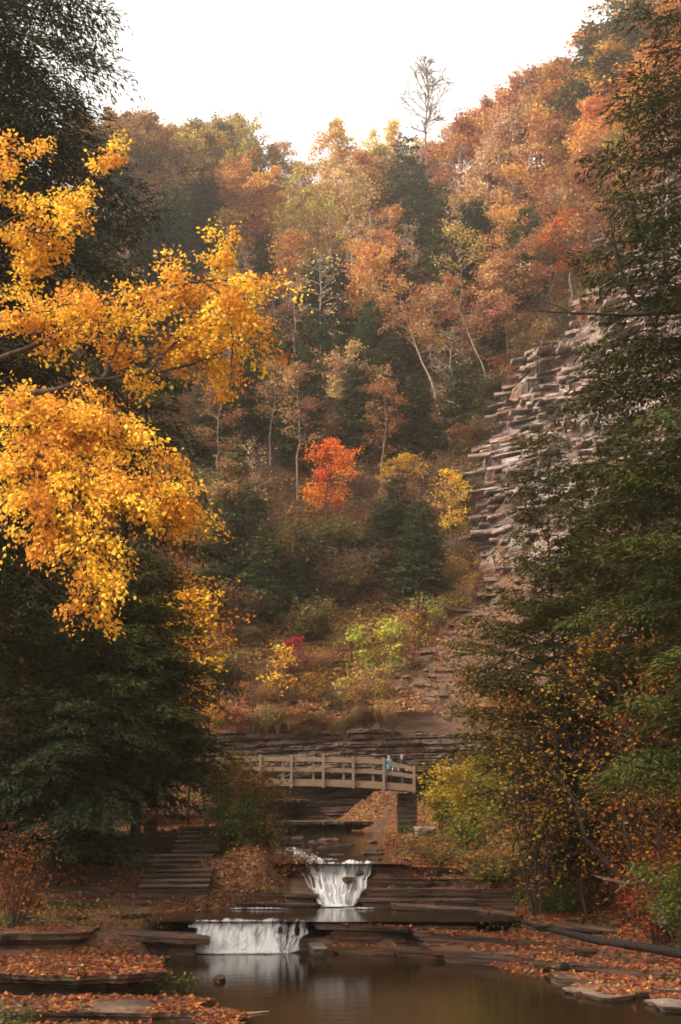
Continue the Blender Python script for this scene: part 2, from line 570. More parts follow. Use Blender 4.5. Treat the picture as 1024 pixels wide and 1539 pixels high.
def ledge_disp(x, s, thick, amp, width, seed):
    """tilted beds on a slope: every bed juts out at its foot and dies back towards the next one"""
    w = s / thick + (fbm(x * .15, s * .12, 0, seed, 3) - .5) * 2.2
    k = np.floor(w)
    fr = w - k
    cx = x / width + _h(k, k * 0, k * 0, seed) * 7 + (vn(x * .8, k * 3.1, 0, seed + 2) - .5) * 1.2
    blk = _h(np.floor(cx), k, k * 0, seed + 5)
    fx = cx - np.floor(cx)
    fade = .45 + .55 * sstep(0, .2, fx) * sstep(1, .8, fx)
    hgt = np.clip(blk * 1.5 - .35, 0, 1) * fade
    return amp * hgt * (1 - fr) ** .8 * sstep(0, .05, fr)


def rock_wall():
    u = np.arange(-11, 15, .09)
    v = np.arange(0, 1.0001, 1 / 110)
    U, V = np.meshgrid(u, v, indexing='ij')
    top = 9.7 + (fbm(U * .25, 0 * U, 0, 61, 3) - .5) * 2.2
    Z = 2.2 + V * (top - 2.2)
    d = .8 * strata_disp(U, Z - .05 * U + .2 * fbm(U * .4, Z * .5, 0, 66, 3), .5, .95, 1.7, 77) + .5 * strata_disp(U, Z + .3, .21, .7, .9, 79) + (fbm(U * 1.5, Z * 2.5, 0, 67, 4) - .5) * .6
    big = (fbm(U * .2, Z * .3, 0, 63, 3) - .5) * 2.0
    # deep recess at the foot
    rec = 1.7 * np.exp(-((Z - 4.6) / 1.0) ** 2)
    Y = wall_y(U) - 1.2 - d - big + rec + (V ** 6) * 1.6
    g = Geo()
    n, m = U.shape
    i, j = np.meshgrid(np.arange(n - 1), np.arange(m - 1), indexing='ij')
    F = np.stack([i * m + j, (i + 1) * m + j, (i + 1) * m + j + 1, i * m + j + 1], -1).reshape(-1, 4)
    g.add(np.stack([U, Y, Z], -1), F)
    # cap that runs back under the slope so the wall has a solid top
    P = np.stack([U[:, -1], Y[:, -1], Z[:, -1]], -1)
    Q = P + np.array([0, 3.2, .35])
    k = np.arange(n - 1)
    g.add(np.concatenate([P, Q]), np.stack([k, k + 1, k + 1 + n, k + n], -1))
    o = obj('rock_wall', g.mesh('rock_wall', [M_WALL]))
    tag(o, 'dark layered shale wall behind the footbridge at the foot of the slope', 'rock wall')


rock_wall()


def cliff():
    xs = np.arange(3, 38, .17)
    ys = np.arange(105.2, 168, .17)
    X, Y = np.meshgrid(xs, ys, indexing='ij')
    Z = ground(X, Y)
    ex = np.interp(Z, EDGE_Z, EDGE_X)
    inside = sstep(-1.2, .8, X - ex + (fbm(X * .3, Y * .3, 0, 44, 4) - .5) * 9)
    inside *= sstep(10.2, 11.5, Z) * sstep(64, 60, Z)
    inside *= sstep(37.5, 34, X)
    s = Z - .30 * X
    hi = .16 + .84 * sstep(23, 28, Z + (fbm(X * .3, Y * .3, 0, 47, 2) - .5) * 5)
    d = 2.5 * ledge_disp(X, s, 1.5, 1.0, 4.5, 101) + 1.3 * ledge_disp(X, s + .4, .7, 1.0, 2.4, 131) + .45 * ledge_disp(X, s, .32, 1.0, 1.2, 137)
    d += (fbm(X * .13, Y * .13, 0, 49, 3) - .5) * 2.5 + (fbm(X * .9, s * .9, 0, 50, 4) - .5) * .6
    smooth = sstep(.56, .68, fbm(X * .12 + 5, s * .2, 0, 52, 3))
    d = d * (1 - .6 * smooth) * hi + .35
    # a few deep slots under the thicker beds low on the scree
    kk = np.floor(s / 3.1)
    d += .8 * sstep(0, .04, s / 3.1 - kk) * (1 - (s / 3.1 - kk)) ** 2 * sstep(.55, .62, vn(X * .35, kk * 5.1, 0, 57))
    off = d * inside - 1.2 * (1 - inside)
    nrm = np.array([0, -.707, .707])
    P = np.stack([X, Y, Z], -1) + off[..., None] * nrm
    keep = inside > .02
    n, m = X.shape
    i, j = np.meshgrid(np.arange(n - 1), np.arange(m - 1), indexing='ij')
    F = np.stack([i * m + j, (i + 1) * m + j, (i + 1) * m + j + 1, i * m + j + 1], -1)
    ok = keep[:-1, :-1] | keep[1:, :-1] | keep[:-1, 1:] | keep[1:, 1:]
    F = F[ok]
    used, inv = np.unique(F, return_inverse=True)
    g = Geo()
    g.add(P.reshape(-1, 3)[used], inv.reshape(-1, 4))
    rc = np.random.default_rng(515)
    made = 0
    while made < 1150:
        k = int(rc.integers(0, n)), int(rc.integers(0, m))
        if inside[k] < .985:
            continue
        base = P[k]
        low = Z[k] < 25
        if low and rc.random() > .3:
            continue
        made += 1
        ln = rc.uniform(.35, 1.3) * (2.0 if rc.random() < .2 else 1) * (.7 if low else 1)
        th = rc.uniform(.06, .24) * (.4 if low else 1)
        pr = rc.uniform(.12, .55) * (.5 if low else 1) * (1.7 if rc.random() < .12 else 1)
        tilt = (.0 if low else .19) + rc.normal(0, .06)
        yaw = rc.normal(0, .35)
        q = 9
        u = np.linspace(-1, 1, q)
        ed = pr * (.5 + .7 * rc.random(4)[np.clip(((u + 1) * 2 + rc.normal(0, .2)).astype(int), 0, 3)]) * (.9 + .2 * rc.random(q)) + yaw * u * ln
        xx = base[0] + u * ln
        zz = base[2] + u * ln * tilt + .1
        rows = []
        for dy, dz in ((1.4, th * .5 + .9), (0.0, th * .5 + .02)):
            pass
        topb = np.column_stack([xx, np.full(q, base[1] + .9), zz + th + .45])
        topf = np.column_stack([xx, base[1] - ed, zz + th + rc.normal(0, .03, q)])
        midf = np.column_stack([xx, base[1] - ed * .97 - .02, zz + th * .5 + rc.normal(0, .03, q)])
        botf = np.column_stack([xx, base[1] - ed * .72, zz + rc.normal(0, .03, q)])
        botb = np.column_stack([xx, np.full(q, base[1] + .9), zz + .1])
        V = np.concatenate([topb, topf, midf, botf, botb])
        a_ = np.arange(q - 1)
        fs = [np.stack([a_ + r * q, a_ + 1 + r * q, a_ + 1 + (r + 1) * q, a_ + (r + 1) * q], -1) for r in range(4)]
        fs.append(np.array([[0, q, 2 * q, 4 * q], [q - 1, 5 * q - 1, 3 * q - 1, 2 * q - 1]]))
        g.add(V, np.concatenate(fs))
    lowf = [np.where(np.concatenate(g.v)[f[:, 0], 2] < 23.5 + 4 * (vn(np.concatenate(g.v)[f[:, 0], 0] * .5, np.concatenate(g.v)[f[:, 0], 2] * .5, 0, 58) - .5), 1, 0).astype(np.int32) for f in g.f[:1]]
    g.mi[0] = lowf[0]
    for q_, f in enumerate(g.f[1:]):
        if g.v[q_ + 1][0, 2] < 24:
            g.mi[q_ + 1][:] = 1
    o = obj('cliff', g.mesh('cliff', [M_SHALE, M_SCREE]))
    tag(o, 'bare grey shale cliff with tilted ledges rising beside the autumn wood', 'cliff')


cliff()

# ------------------------------------------------------------------ ledges and slabs
RAYMESH = [(TV, TF)]


def noisy_outline(poly, step=.12, amp=.18, seed=0):
    P = np.array(poly, float)
    out = []
    for a, b in zip(P, np.roll(P, -1, 0)):
        n = max(2, int(np.linalg.norm(b - a) / step))
        out.append(a + (b - a) * (np.arange(n) / n)[:, None])
    O = np.concatenate(out)
    c = P.mean(0)
    N = O - c
    N /= np.linalg.norm(N, axis=1)[:, None] + 1e-9
    # blocky breaks in the edge
    d = (fbm(O[:, 0] * .8, O[:, 1] * .8, 0, seed, 4) - .5) * 3 * amp
    d += (_h(np.floor(O[:, 0] / .7 + vn(O[:, 0] * .6, 0, 0, seed + 8)), np.floor(O[:, 1] / .9), np.zeros(len(O)), seed + 3) - .5) * 1.4 * amp
    return O, N, d


def ledge(poly, ztop, layers, label, mat=None, amp=.2, seed=0, undercut=None, name='rock_ledge', cat='rock ledge'):
    """layers: list of (thickness, inset) from the top down"""
    O, N, d = noisy_outline(poly, .12, amp, seed)
    g = Geo()
    z = 0.0
    n = len(O)
    for k, (th, inset) in enumerate(layers):
        dk = d + (fbm(O[:, 0] * 2, O[:, 1] * 2, k * 7.3, seed + 11, 2) - .5) * amp * .8
        q = O + N * (dk - inset)[:, None]
        zt = ztop(q[:, 0], q[:, 1]) + z + (fbm(O[:, 0] * .7, O[:, 1] * .7, 0, seed + 2, 2) - .5) * .06
        top = np.column_stack([q, zt])
        bot = np.column_stack([q + N * (-.03), zt - th])
        i = np.arange(n)
        j = (i + 1) % n
        g.add(np.concatenate([bot, top]), np.stack([i, j, j + n, i + n], -1))
        # top face: fan of rings so that it stays gently uneven
        prev = top
        c = q.mean(0)
        for r in (.6, .25):
            qq = c + (q - c) * r
            cur = np.column_stack([qq, ztop(qq[:, 0], qq[:, 1]) + z + (fbm(qq[:, 0] * .9, qq[:, 1] * .9, 0, seed + 4, 3) - .5) * .14])
            g.add(np.concatenate([prev, cur]), np.stack([i, j, j + n, i + n], -1))
            prev = cur
        g.add(np.concatenate([prev, [[c[0], c[1], float(ztop(c[0], c[1])) + z]]]), np.stack([i, j, np.full(n, n)], -1))
        g.add(bot[::-1], [list(range(n))])
        z -= th - .004
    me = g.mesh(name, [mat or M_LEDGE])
    o = tag(obj(name, me), label, cat)
    for vv, ff in zip(g.v, g.f):
        pass
    V = np.concatenate(g.v)
    for ff in g.f:
        if ff.shape[1] in (3, 4):
            RAYMESH.append((V, ff))
    return o


def shelf(front, depth, height, label, amp=.16, seed=0, mat=None, under=0.0, name='rock_ledge', shear=0.0):
    """front: (px, py, distance) along the visible lip; the shelf runs back from it. under = how far the lower beds are eaten away"""
    F = np.array([at(*q) for q in front])
    A = np.column_stack([np.ones(len(F)), F[:, 0]])
    co, *_ = np.linalg.lstsq(A, F[:, 2], rcond=None)
    xs = F[:, 0]
    back = F[::-1] + np.array([shear, depth, 0])
    poly = [(p[0], p[1]) for p in F] + [(p[0], p[1]) for p in back]
    rn = random.Random(seed)
    lay, z = [], 0.0
    while z < height:
        th = rn.uniform(.05, .11)
        ins = rn.uniform(-.02, .16) if z > 0 else 0.0
        if under and z > .14:
            ins += under
        lay.append((th, ins))
        z += th
    lay.append((.5, (under or .12) + .05))
    return ledge(poly, lambda x, y: co[0] + co[1] * x, lay, label, mat, amp, seed, name=name)


shelf([(-120, 1466, 30.6), (12, 1464, 30.6), (120, 1466, 30.4), (205, 1464, 30.6), (240, 1462, 31.2)], 3.4, .12, 'broad leaf-strewn shale slab overhanging a dark gap at the lower left pool bank', .16, 5, under=.9)
shelf([(-120, 1522, 28.0), (60, 1520, 28.1), (180, 1519, 28.0), (245, 1521, 28.1), (300, 1528, 27.9)], 2.2, .2, 'low ledge covered in red leaves beneath the overhanging slab', .2, 7, under=.3)
shelf([(-120, 1406, 37.6), (40, 1404, 38.0), (130, 1402, 38.4)], 2.2, .3, 'dark broken ledge behind the overhanging slab', .22, 8, under=.25)
shelf([(175, 1405, 39.2), (240, 1404, 39.6), (303, 1411, 39.8)], 1.6, .35, 'dark stepped ledge running up to the side of the lower waterfall', .2, 9, under=.4)
shelf([(-120, 1380, 43.2), (60, 1377, 43.4), (190, 1374, 43.8), (303, 1371, 44.6)], 2.0, .2, 'flat shale ledge level with the upper pool on its left side', .2, 12, under=.15)
shelf([(-120, 1352, 45.4), (80, 1353, 45.4), (220, 1355, 45.3)], 1.2, .15, 'low leaf-covered ledge in front of the shaded path', .2, 13)
shelf([(-120, 1331, 46.1), (80, 1332, 46.1), (228, 1334, 46.1)], 2.6, .4, 'straight ledge edging the shaded path below the hemlocks', .06, 14)
shelf([(480, 1390, 41.0), (540, 1390, 40.6), (600, 1392, 40.5), (680, 1393, 40.8), (730, 1394, 41.0)], 1.6, .5, 'undercut shale sill across the stream beside the lower waterfall', .25, 16, under=.45)
shelf([(500, 1424, 40.2), (560, 1423, 40.0), (640, 1430, 39.0), (700, 1437, 38.2)], 1.0, .15, 'thin wet ledge at pool level under the shale sill', .2, 18)
shelf([(620, 1404, 40.0), (750, 1408, 39.3), (840, 1418, 38.0), (950, 1434, 36.2), (1100, 1452, 34.6)], 2.4, .2, 'long red-leaf-covered shelf on the right bank of the pool', .26, 20, under=.32)
shelf([(640, 1424, 38.6), (766, 1433, 37.2), (857, 1450, 35.2), (940, 1456, 34.2), (1014, 1464, 33.2), (1110, 1472, 32.4)], 2.0, .22, 'middle shelf heaped with orange fallen leaves above the right waterline', .26, 22, under=.4)
shelf([(850, 1472, 33.2), (930, 1476, 32.6), (1024, 1487, 31.6), (1110, 1494, 31.0)], 1.6, .15, 'lowest dark shelf just above the pale waterline slabs', .22, 24, under=.3)
shelf([(800, 1386, 40.6), (860, 1393, 39.8), (930, 1402, 38.6), (1080, 1416, 37.0)], 1.6, .22, 'dark-edged shelf right above the fallen log', .22, 25, under=.35)
shelf([(600, 1363, 45.0), (716, 1365, 44.6), (774, 1378, 42.8), (880, 1384, 42.0)], 1.6, .12, 'thin ledge at the foot of the grassy right bank', .2, 26)
shelf([(553, 1303, 47.5), (610, 1303, 47.6), (700, 1306, 47.7), (780, 1306, 48.0)], 1.8, .22, 'level shale ledge beside the crest of the upper waterfall', .22, 30, under=.16)
shelf([(553, 1321, 47.2), (640, 1319, 47.1), (760, 1321, 47.0)], 1.2, .18, 'second ledge down beside the upper waterfall', .22, 31, under=.1)
shelf([(545, 1337, 46.9), (640, 1335, 46.7), (786, 1337, 46.2)], 1.4, .2, 'mossy shelf halfway down beside the upper waterfall', .22, 32, under=.18)
shelf([(534, 1352, 46.5), (620, 1350, 46.1), (720, 1354, 45.6)], 1.2, .12, 'low damp shelf at the foot of the upper waterfall', .2, 34)
shelf([(520, 1280, 58), (600, 1277, 58.5), (690, 1279, 58)], 2.2, .2, 'thin ledge in the stream bed just downstream of the bridge pier', .25, 36, under=.2)
shelf([(575, 1293, 52.4), (650, 1291, 52.2), (735, 1293, 51.5)], 1.6, .2, 'flat stone shelf with mossy top beyond the upper waterfall crest', .25, 37, under=.15)
shelf([(405, 1262, 76), (470, 1261, 77), (560, 1263, 76)], 3.0, .2, 'low rock bar across the stream under the bridge', .3, 38, under=.1)
shelf([(380, 1235, 92.5), (450, 1234, 91.5), (540, 1233, 92.0), (572, 1236, 93.0)], 9.0, .2, 'undercut leaf-covered ledge seen beneath the bridge deck', .35, 40, under=1.6)
shelf([(370, 1203, 97.5), (430, 1201, 96.8), (462, 1202, 97.5)], 7.0, .25, 'upper undercut ledge beneath the bridge in front of the shale wall', .35, 42, under=1.4)
shelf([(768, 1252, 51), (820, 1246, 50.3), (870, 1245, 49.6), (915, 1249, 49)], 4.0, .5, 'overhanging dark shale band halfway up the brushy right bank', .3, 44, under=.5)
shelf([(700, 1268, 56), (760, 1264, 54.5), (800, 1266, 53.5)], 2.4, .3, 'short broken ledge left of the overhanging shale band', .25, 45, under=.2)


shelf([(446, 1304, 47.55), (468, 1316, 47.35), (490, 1336, 47.05)], 1.2, .25, 'slanting wet ledge on the left edge of the taller waterfall', .2, 64, under=.1)
shelf([(395, 1322, 47.6), (430, 1319, 47.3), (466, 1324, 47.2)], 1.0, .18, 'leafy ledge on the left flank of the taller waterfall', .25, 61, under=.15)
shelf([(380, 1342, 46.8), (430, 1340, 46.8), (472, 1345, 46.7)], 1.0, .18, 'lower leafy ledge on the left flank of the taller waterfall', .25, 62, under=.15)
shelf([(330, 1357, 46.2), (400, 1356, 46.3), (480, 1359, 46.4)], 1.0, .14, 'damp ledge along the foot of the leafy mound', .25, 63, under=.1)


def slab(poly, zt, label, seed, mat=None):
    out = []
    for px, py in poly:
        d = ray(px, py)
        t = (zt - CAM_Z) / d[2]
        out.append((d[0] * t, d[1] * t))
    ledge(out, lambda x, y: zt + 0 * x, [(.05, 0), (.05, .06), (.3, .1)], label, mat or M_SLAB, .2, seed, name='rock_slab', cat='rock')


slab([(858, 1474), (905, 1468), (990, 1480), (1000, 1490), (905, 1500), (868, 1492)], .09, 'large pale flat slab lying at the right waterline', 50)
slab([(955, 1500), (1010, 1497), (1050, 1503), (1040, 1516), (985, 1515)], .1, 'pale rounded slab at the right edge of the pool', 52)
slab([(318, 1466), (330, 1463), (340, 1466), (330, 1469)], .09, 'single small stone poking out of the pool near the lower waterfall', 58, M_LEDGE)
slab([(300, 1516), (340, 1516), (382, 1530), (350, 1542), (300, 1536)], .1, 'brown leaf-dotted slab at the near left pool edge', 59)
slab([(464, 1418), (486, 1416), (492, 1426), (470, 1428)], .22, 'pale block standing in the water beside the lower waterfall', 60)

# ------------------------------------------------------------------ water
def water_sheet(name, y0, y1, z, xpad, label_kind='structure', sl=0.0):
    ys = np.linspace(y0, y1, 80)
    g = Geo()
    u = np.linspace(0, 1, 30)
    U, Yg = np.meshgrid(u, ys, indexing='ij')
    X = (left_edge(Yg) - xpad) * (1 - U) + (right_edge(Yg) + xpad) * U
    Z = z + (Yg - y0) * sl
    n, m = X.shape
    i, j = np.meshgrid(np.arange(n - 1), np.arange(m - 1), indexing='ij')
    F = np.stack([i * m + j, (i + 1) * m + j, (i + 1) * m + j + 1, i * m + j + 1], -1).reshape(-1, 4)
    g.add(np.stack([X, Yg, Z], -1), F)
    tag(obj(name, g.mesh(name, [M_WATER], True)), kind='structure')


water_sheet('pool_water', 12, 41.3, 0.0, 2.2)
water_sheet('stream_water', 40.85, 47.6, .8, 1.0)
water_sheet('stream_water', 47.1, 92, 2.12, .8, sl=.006)


def fall_sheet(g, xa0, xa1, xb0, xb1, ztop, zbot, ytop, ybot, seed, white=.62, steps=1, holes=.25, curve=0.0):
    """water running from the lip (xa) down to the foot (xb): strands, bulges, small steps and gaps where rock shows"""
    nu, nv = 150, 60
    u = np.linspace(0, 1, nu)
    v = np.linspace(0, 1, nv)
    U, V = np.meshgrid(u, v, indexing='ij')
    wv = V ** (1 + curve)
    X = (xa0 + (xa1 - xa0) * U) * (1 - wv) + (xb0 + (xb1 - xb0) * U) * wv
    X = X + (fbm(V * 5, U * 2, 0, seed + 20, 3) - .5) * .22
    q = V * steps + (fbm(U * 5, U * 0, 0, seed + 9, 3) - .5) * (.9 if steps > 1 else 0)
    k = np.floor(q)
    fq = q - k
    zz = np.clip((k + sstep(.0, .8, fq)) / steps, 0, 1) if steps > 1 else V ** 1.2
    zz = zz * .75 + .25 * V
    Z = ztop + (zbot - ztop) * zz + (fbm(U * 7, U * 0, 0, seed + 5, 3) - .5) * .16 * (1 - V)
    bul = (fbm(U * 13, V * 2.0, 0, seed, 4) - .5)
    Yc = ytop + (ybot - ytop) * (V ** .8) - bul * .28 * sstep(0, .2, V) - (fbm(U * 45, V * 3, 0, seed + 3, 2) - .5) * .06
    cl = white + .35 * (V ** 1.6) + (fbm(U * 16, V * 1.5, 0, seed + 7, 3) - .5) * .7
    edge = sstep(0, .1, U + (vn(V * 9, V * 0, 0, seed + 15) - .5) * .1) * sstep(1, .9, U + (vn(V * 9, V * 0, 0, seed + 16) - .5) * .1)
    cl = cl - (1 - edge) * .8 - holes * np.clip(.9 - V, 0, 1) * 1.2 * sstep(.5, .6, fbm(U * 8, V * 3, 0, seed + 13, 3)) - .25 * sstep(.08, 0, V)
    i, j = np.meshgrid(np.arange(nu - 1), np.arange(nv - 1), indexing='ij')
    F = np.stack([i * nv + j, (i + 1) * nv + j, (i + 1) * nv + j + 1, i * nv + j + 1], -1).reshape(-1, 4)
    g.add(np.stack([X, Yc, Z], -1), F, 0, cl=cl[:-1, :-1].ravel())


def foam_patch(g, cx, cy, rx, ry, z, seed, white=.8):
    an = np.linspace(0, 2 * math.pi, 70, endpoint=False)
    rad = .75 + .5 * fbm(np.cos(an) * 1.6 + 5, np.sin(an) * 1.6 + 5, 0, seed, 3)
    rings = [np.column_stack([cx + rx * rad * r * np.cos(an), cy + ry * rad * r * np.sin(an),
                              z + .1 * (1 - r) * fbm(np.cos(an) * 6 * r, np.sin(an) * 6 * r, 0, seed + 2, 3)]) for r in (1, .8, .6, .4, .2, .05)]
    i = np.arange(70)
    j = (i + 1) % 70
    for k, (a_, b_) in enumerate(zip(rings[:-1], rings[1:])):
        g.add(np.concatenate([a_, b_]), np.stack([i, j, j + 70, i + 70], -1), 0, cl=white - (.55, .2, 0, 0, 0)[k])
    g.add(rings[-1], [list(range(70))], 0, cl=white)


yl = 41.0
w = Geo()
fall_sheet(w, -4.25, -1.5, -4.2, -1.6, .84, .0, yl + .15, yl - .55, 201, .62, 1, .1)
fall_sheet(w, -1.75, -.6, -1.8, -1.3, .84, .0, yl + .25, yl - .6, 207, .45, 2, .3)
foam = Geo()
foam_patch(foam, -3.1, yl - .75, 1.3, .26, .02, 211, .9)
foam_patch(foam, -3.7, yl - .65, .55, .2, .03, 213, 1.0)
foam_patch(foam, -2.0, yl - .75, .5, .2, .02, 215, .8)
fr = thing('waterfall', 'low wide white waterfall spilling into the brown pool', 'waterfall', (0, 0, 0))
obj('falling_water', w.mesh('falling_water', [M_FOAM], True), fr)
obj('foam', foam.mesh('foam', [M_FOAM], True), fr)

w = Geo()
fall_sheet(w, -1.62, -.6, -.6, -.15, 2.26, .84, 47.9, 46.7, 221, 1.0, 3, .12, .25)
fall_sheet(w, -.85, .35, -.45, .2, 2.16, .84, 47.6, 46.65, 223, .78, 4, .3)
fall_sheet(w, .15, 1.15, .0, .46, 2.2, .84, 47.65, 46.75, 227, .78, 3, .3, .3)
foam = Geo()
foam_patch(foam, -.1, 46.6, .55, .28, .83, 231, 1.0)
foam_patch(foam, -2.6, 45.5, 1.5, .12, .812, 235, .42)
foam_patch(foam, .6, 45.6, 1.0, .12, .812, 237, .4)
fr = thing('waterfall', 'taller funnel-shaped white waterfall between shale ledges', 'waterfall', (0, 0, 0))
obj('falling_water', w.mesh('falling_water', [M_FOAM], True), fr)
obj('foam', foam.mesh('foam', [M_FOAM], True), fr)
# wet rock behind the taller fall
g = Geo()
U, V = np.meshgrid(np.linspace(0, 1, 60), np.linspace(0, 1, 40), indexing='ij')
zz = .3 + 1.85 * V
xx = -1.45 + 2.75 * U
yy = 47.15 + .75 * V - strata_disp(xx, zz, .22, .35, .7, 501)
i, j = np.meshgrid(np.arange(59), np.arange(39), indexing='ij')
g.add(np.stack([xx, yy, zz], -1), np.stack([i * 40 + j, (i + 1) * 40 + j, (i + 1) * 40 + j + 1, i * 40 + j + 1], -1).reshape(-1, 4))
tag(obj('rock_step', g.mesh('rock_step', [M_LEDGE])), 'wet dark rock step behind the taller waterfall', 'rock')

w = Geo()
fall_sheet(w, -2.3, -1.8, -1.7, -1.2, 2.36, 2.16, 58, 55, 241, .4, 2, .3)
fall_sheet(w, -1.6, -.9, -1.5, -.7, 2.3, 2.15, 53.5, 52, 247, .45, 2, .38)
foam_patch(w, -1.3, 50.5, .4, .8, 2.16, 243, .42)
foam_patch(w, -.4, 49.3, .5, .7, 2.16, 245, .38)
tag(obj('cascade', w.mesh('cascade', [M_FOAM], True)), 'small white cascade slipping over rocks upstream of the taller waterfall', 'cascade')

# ------------------------------------------------------------------ loose stones (each its own thing)
def rock_mesh(seed, flat=.45):
    g = Geo()
    nu, nv = 18, 10
    th = np.linspace(0, 2 * math.pi, nu, endpoint=False)
    ph = np.linspace(-1.5, 1.5, nv)
    T, P = np.meshgrid(th, ph, indexing='ij')
    x, y, z = np.cos(T) * np.cos(P), np.sin(T) * np.cos(P), np.sin(P)
    sq = lambda a: np.sign(a) * np.abs(a) ** .65
    r = .8 + .5 * (fbm(x * 1.6 + 9, y * 1.6, z * 1.6, seed, 3) - .5)
    V = np.stack([sq(x) * r, sq(y) * r * .8, sq(z) * r * flat], -1)
    i, j = np.meshgrid(np.arange(nu), np.arange(nv - 1), indexing='ij')
    i2 = (i + 1) % nu
    F = np.stack([i * nv + j, i2 * nv + j, i2 * nv + j + 1, i * nv + j + 1], -1).reshape(-1, 4)
    g.add(V, F)
    g.add(V[:, -1], [list(range(nu))])
    g.add(V[:, 0], [list(range(nu))[::-1]])
    return g


def boulder(px, py, Y, s, label, mat, seed, flat=.5, rz=0.):
    p = at(px, py, Y)
    me = rock_mesh(seed, flat).mesh('boulder', [mat])
    o = tag(obj('boulder', me), label, 'rock')
    o.location = p
    o.scale = (s, s, s)
    o.rotation_euler = (0, 0, rz)


boulder(640, 1252, 74, .75, 'pale boulder leaning beside the bridge pier', M_SLAB, 301, .6, .4)
boulder(668, 1262, 72, .8, 'brown angular boulder below the yellow shrub near the pier', M_LEDGE, 303, .5, 1.2)
boulder(618, 1264, 70, .5, 'small brown stone at the water side of the bridge pier', M_LEDGE, 305, .5, 2.2)
boulder(410, 1285, 58, .55, 'wet stone at the left edge of the small cascade', M_LEDGE, 307, .5, .3)
boulder(505, 1290, 54, .45, 'dark wet stone above the crest of the taller waterfall', M_LEDGE, 309, .45, .9)
boulder(1010, 1372, 36.5, .62, 'large dark mossy boulder at the right frame edge', M_WALL, 311, .7, .2)
boulder(523, 1322, 47.0, .2, 'small black stone splitting the taller waterfall', M_LEDGE, 331, .6, .3)
boulder(541, 1312, 47.3, .17, 'little dark stone at the crest side of the taller waterfall', M_LEDGE, 333, .6, 1.3)
boulder(432, 1315, 49, .5, 'leaf-stuck stone on the mound left of the taller waterfall', M_LEDGE, 313, .5, 1.9)

rs = random.Random(8)
stone_me = [rock_mesh(320 + k, .4).mesh('stream_stone', [M_LEDGE]) for k in range(4)]
for k in range(26):
    Yq = rs.uniform(48.6, 76)
    xq = rs.uniform(float(left_edge(Yq)) - .2, float(right_edge(Yq)) + .3)
    o = tag(obj('stream_stone', stone_me[k % 4]), 'small wet brown stone in the shallow stream above the taller waterfall', 'rock', 'stones in the shallow stream')
    o.location = (xq, Yq, float(np.interp(Yq, [47, 76], [2.12, 2.28])) + rs.uniform(-.02, .05))
    q = rs.uniform(.18, .5)
    o.scale = (q * 1.3, q, q * .7)
    o.rotation_euler = (0, 0, rs.uniform(0, 6))

# ------------------------------------------------------------------ stone steps
def steps():
    t = thing('stone_steps', 'dim flight of stone steps climbing the shaded left bank', 'steps', (0, 0, 0))
    n1, n2 = 7, 6
    z, y = 1.36, 45.85
    for k in range(n1 + n2):
        x0, x1 = (-6.35, -4.2) if k < n1 else (-5.6, -4.15)
        g = Geo()
        jit = (random.random() - .5) * .06
        lo = np.array([x0 + jit, y, z - .5])
        hi = np.array([x1 + jit, y + .75, z + .15])
        # tread with a slightly worn, tilted nosing
        c = [(lo[0], lo[1] + .04, lo[2]), (hi[0], lo[1] + .03, lo[2]), (hi[0], hi[1], lo[2]), (lo[0], hi[1], lo[2]),
             (lo[0], lo[1], hi[2] - .015), (hi[0], lo[1], hi[2] + .01), (hi[0], hi[1], hi[2] + .01), (lo[0], hi[1], hi[2])]
        g.hexa(c)
        g.hexa([(lo[0] - .03, lo[1] - .09, hi[2] - .05), (hi[0] + .03, lo[1] - .07, hi[2] - .045), (hi[0] + .02, hi[1] - .1, hi[2] - .04), (lo[0] - .02, hi[1] - .1, hi[2] - .04),
                (lo[0] - .03, lo[1] - .08, hi[2] + .004), (hi[0] + .03, lo[1] - .06, hi[2] + .02), (hi[0] + .02, hi[1] - .1, hi[2] + .025), (lo[0] - .02, hi[1] - .1, hi[2] + .014)])
        me = g.mesh('step', [M_STEP])
        obj('step', me, t)
        z += .145
        y += .37
    # side walls of stacked shale
    for sx in (-6.75, -3.95):
        g = Geo()
        yy = 46.2
        while yy < 51.5:
            ln = random.uniform(.5, .9)
            zz = .8
            top = 1.15 + (yy - 46) * .42
            while zz < top:
                h = random.uniform(.12, .2)
                o_ = random.uniform(-.05, .05)
                g.box((sx - .22 + o_, yy, zz), (sx + .2 + o_, yy + ln - .03, zz + h - .015))
                zz += h
            yy += ln
        obj('side_wall', g.mesh('side_wall', [M_LEDGE]), t)


M_STEP = rock_material('step_stone', (0.025, 0.018, 0.014), (0.08, 0.055, 0.042), (0.17, 0.12, 0.095), 10.0)
steps()

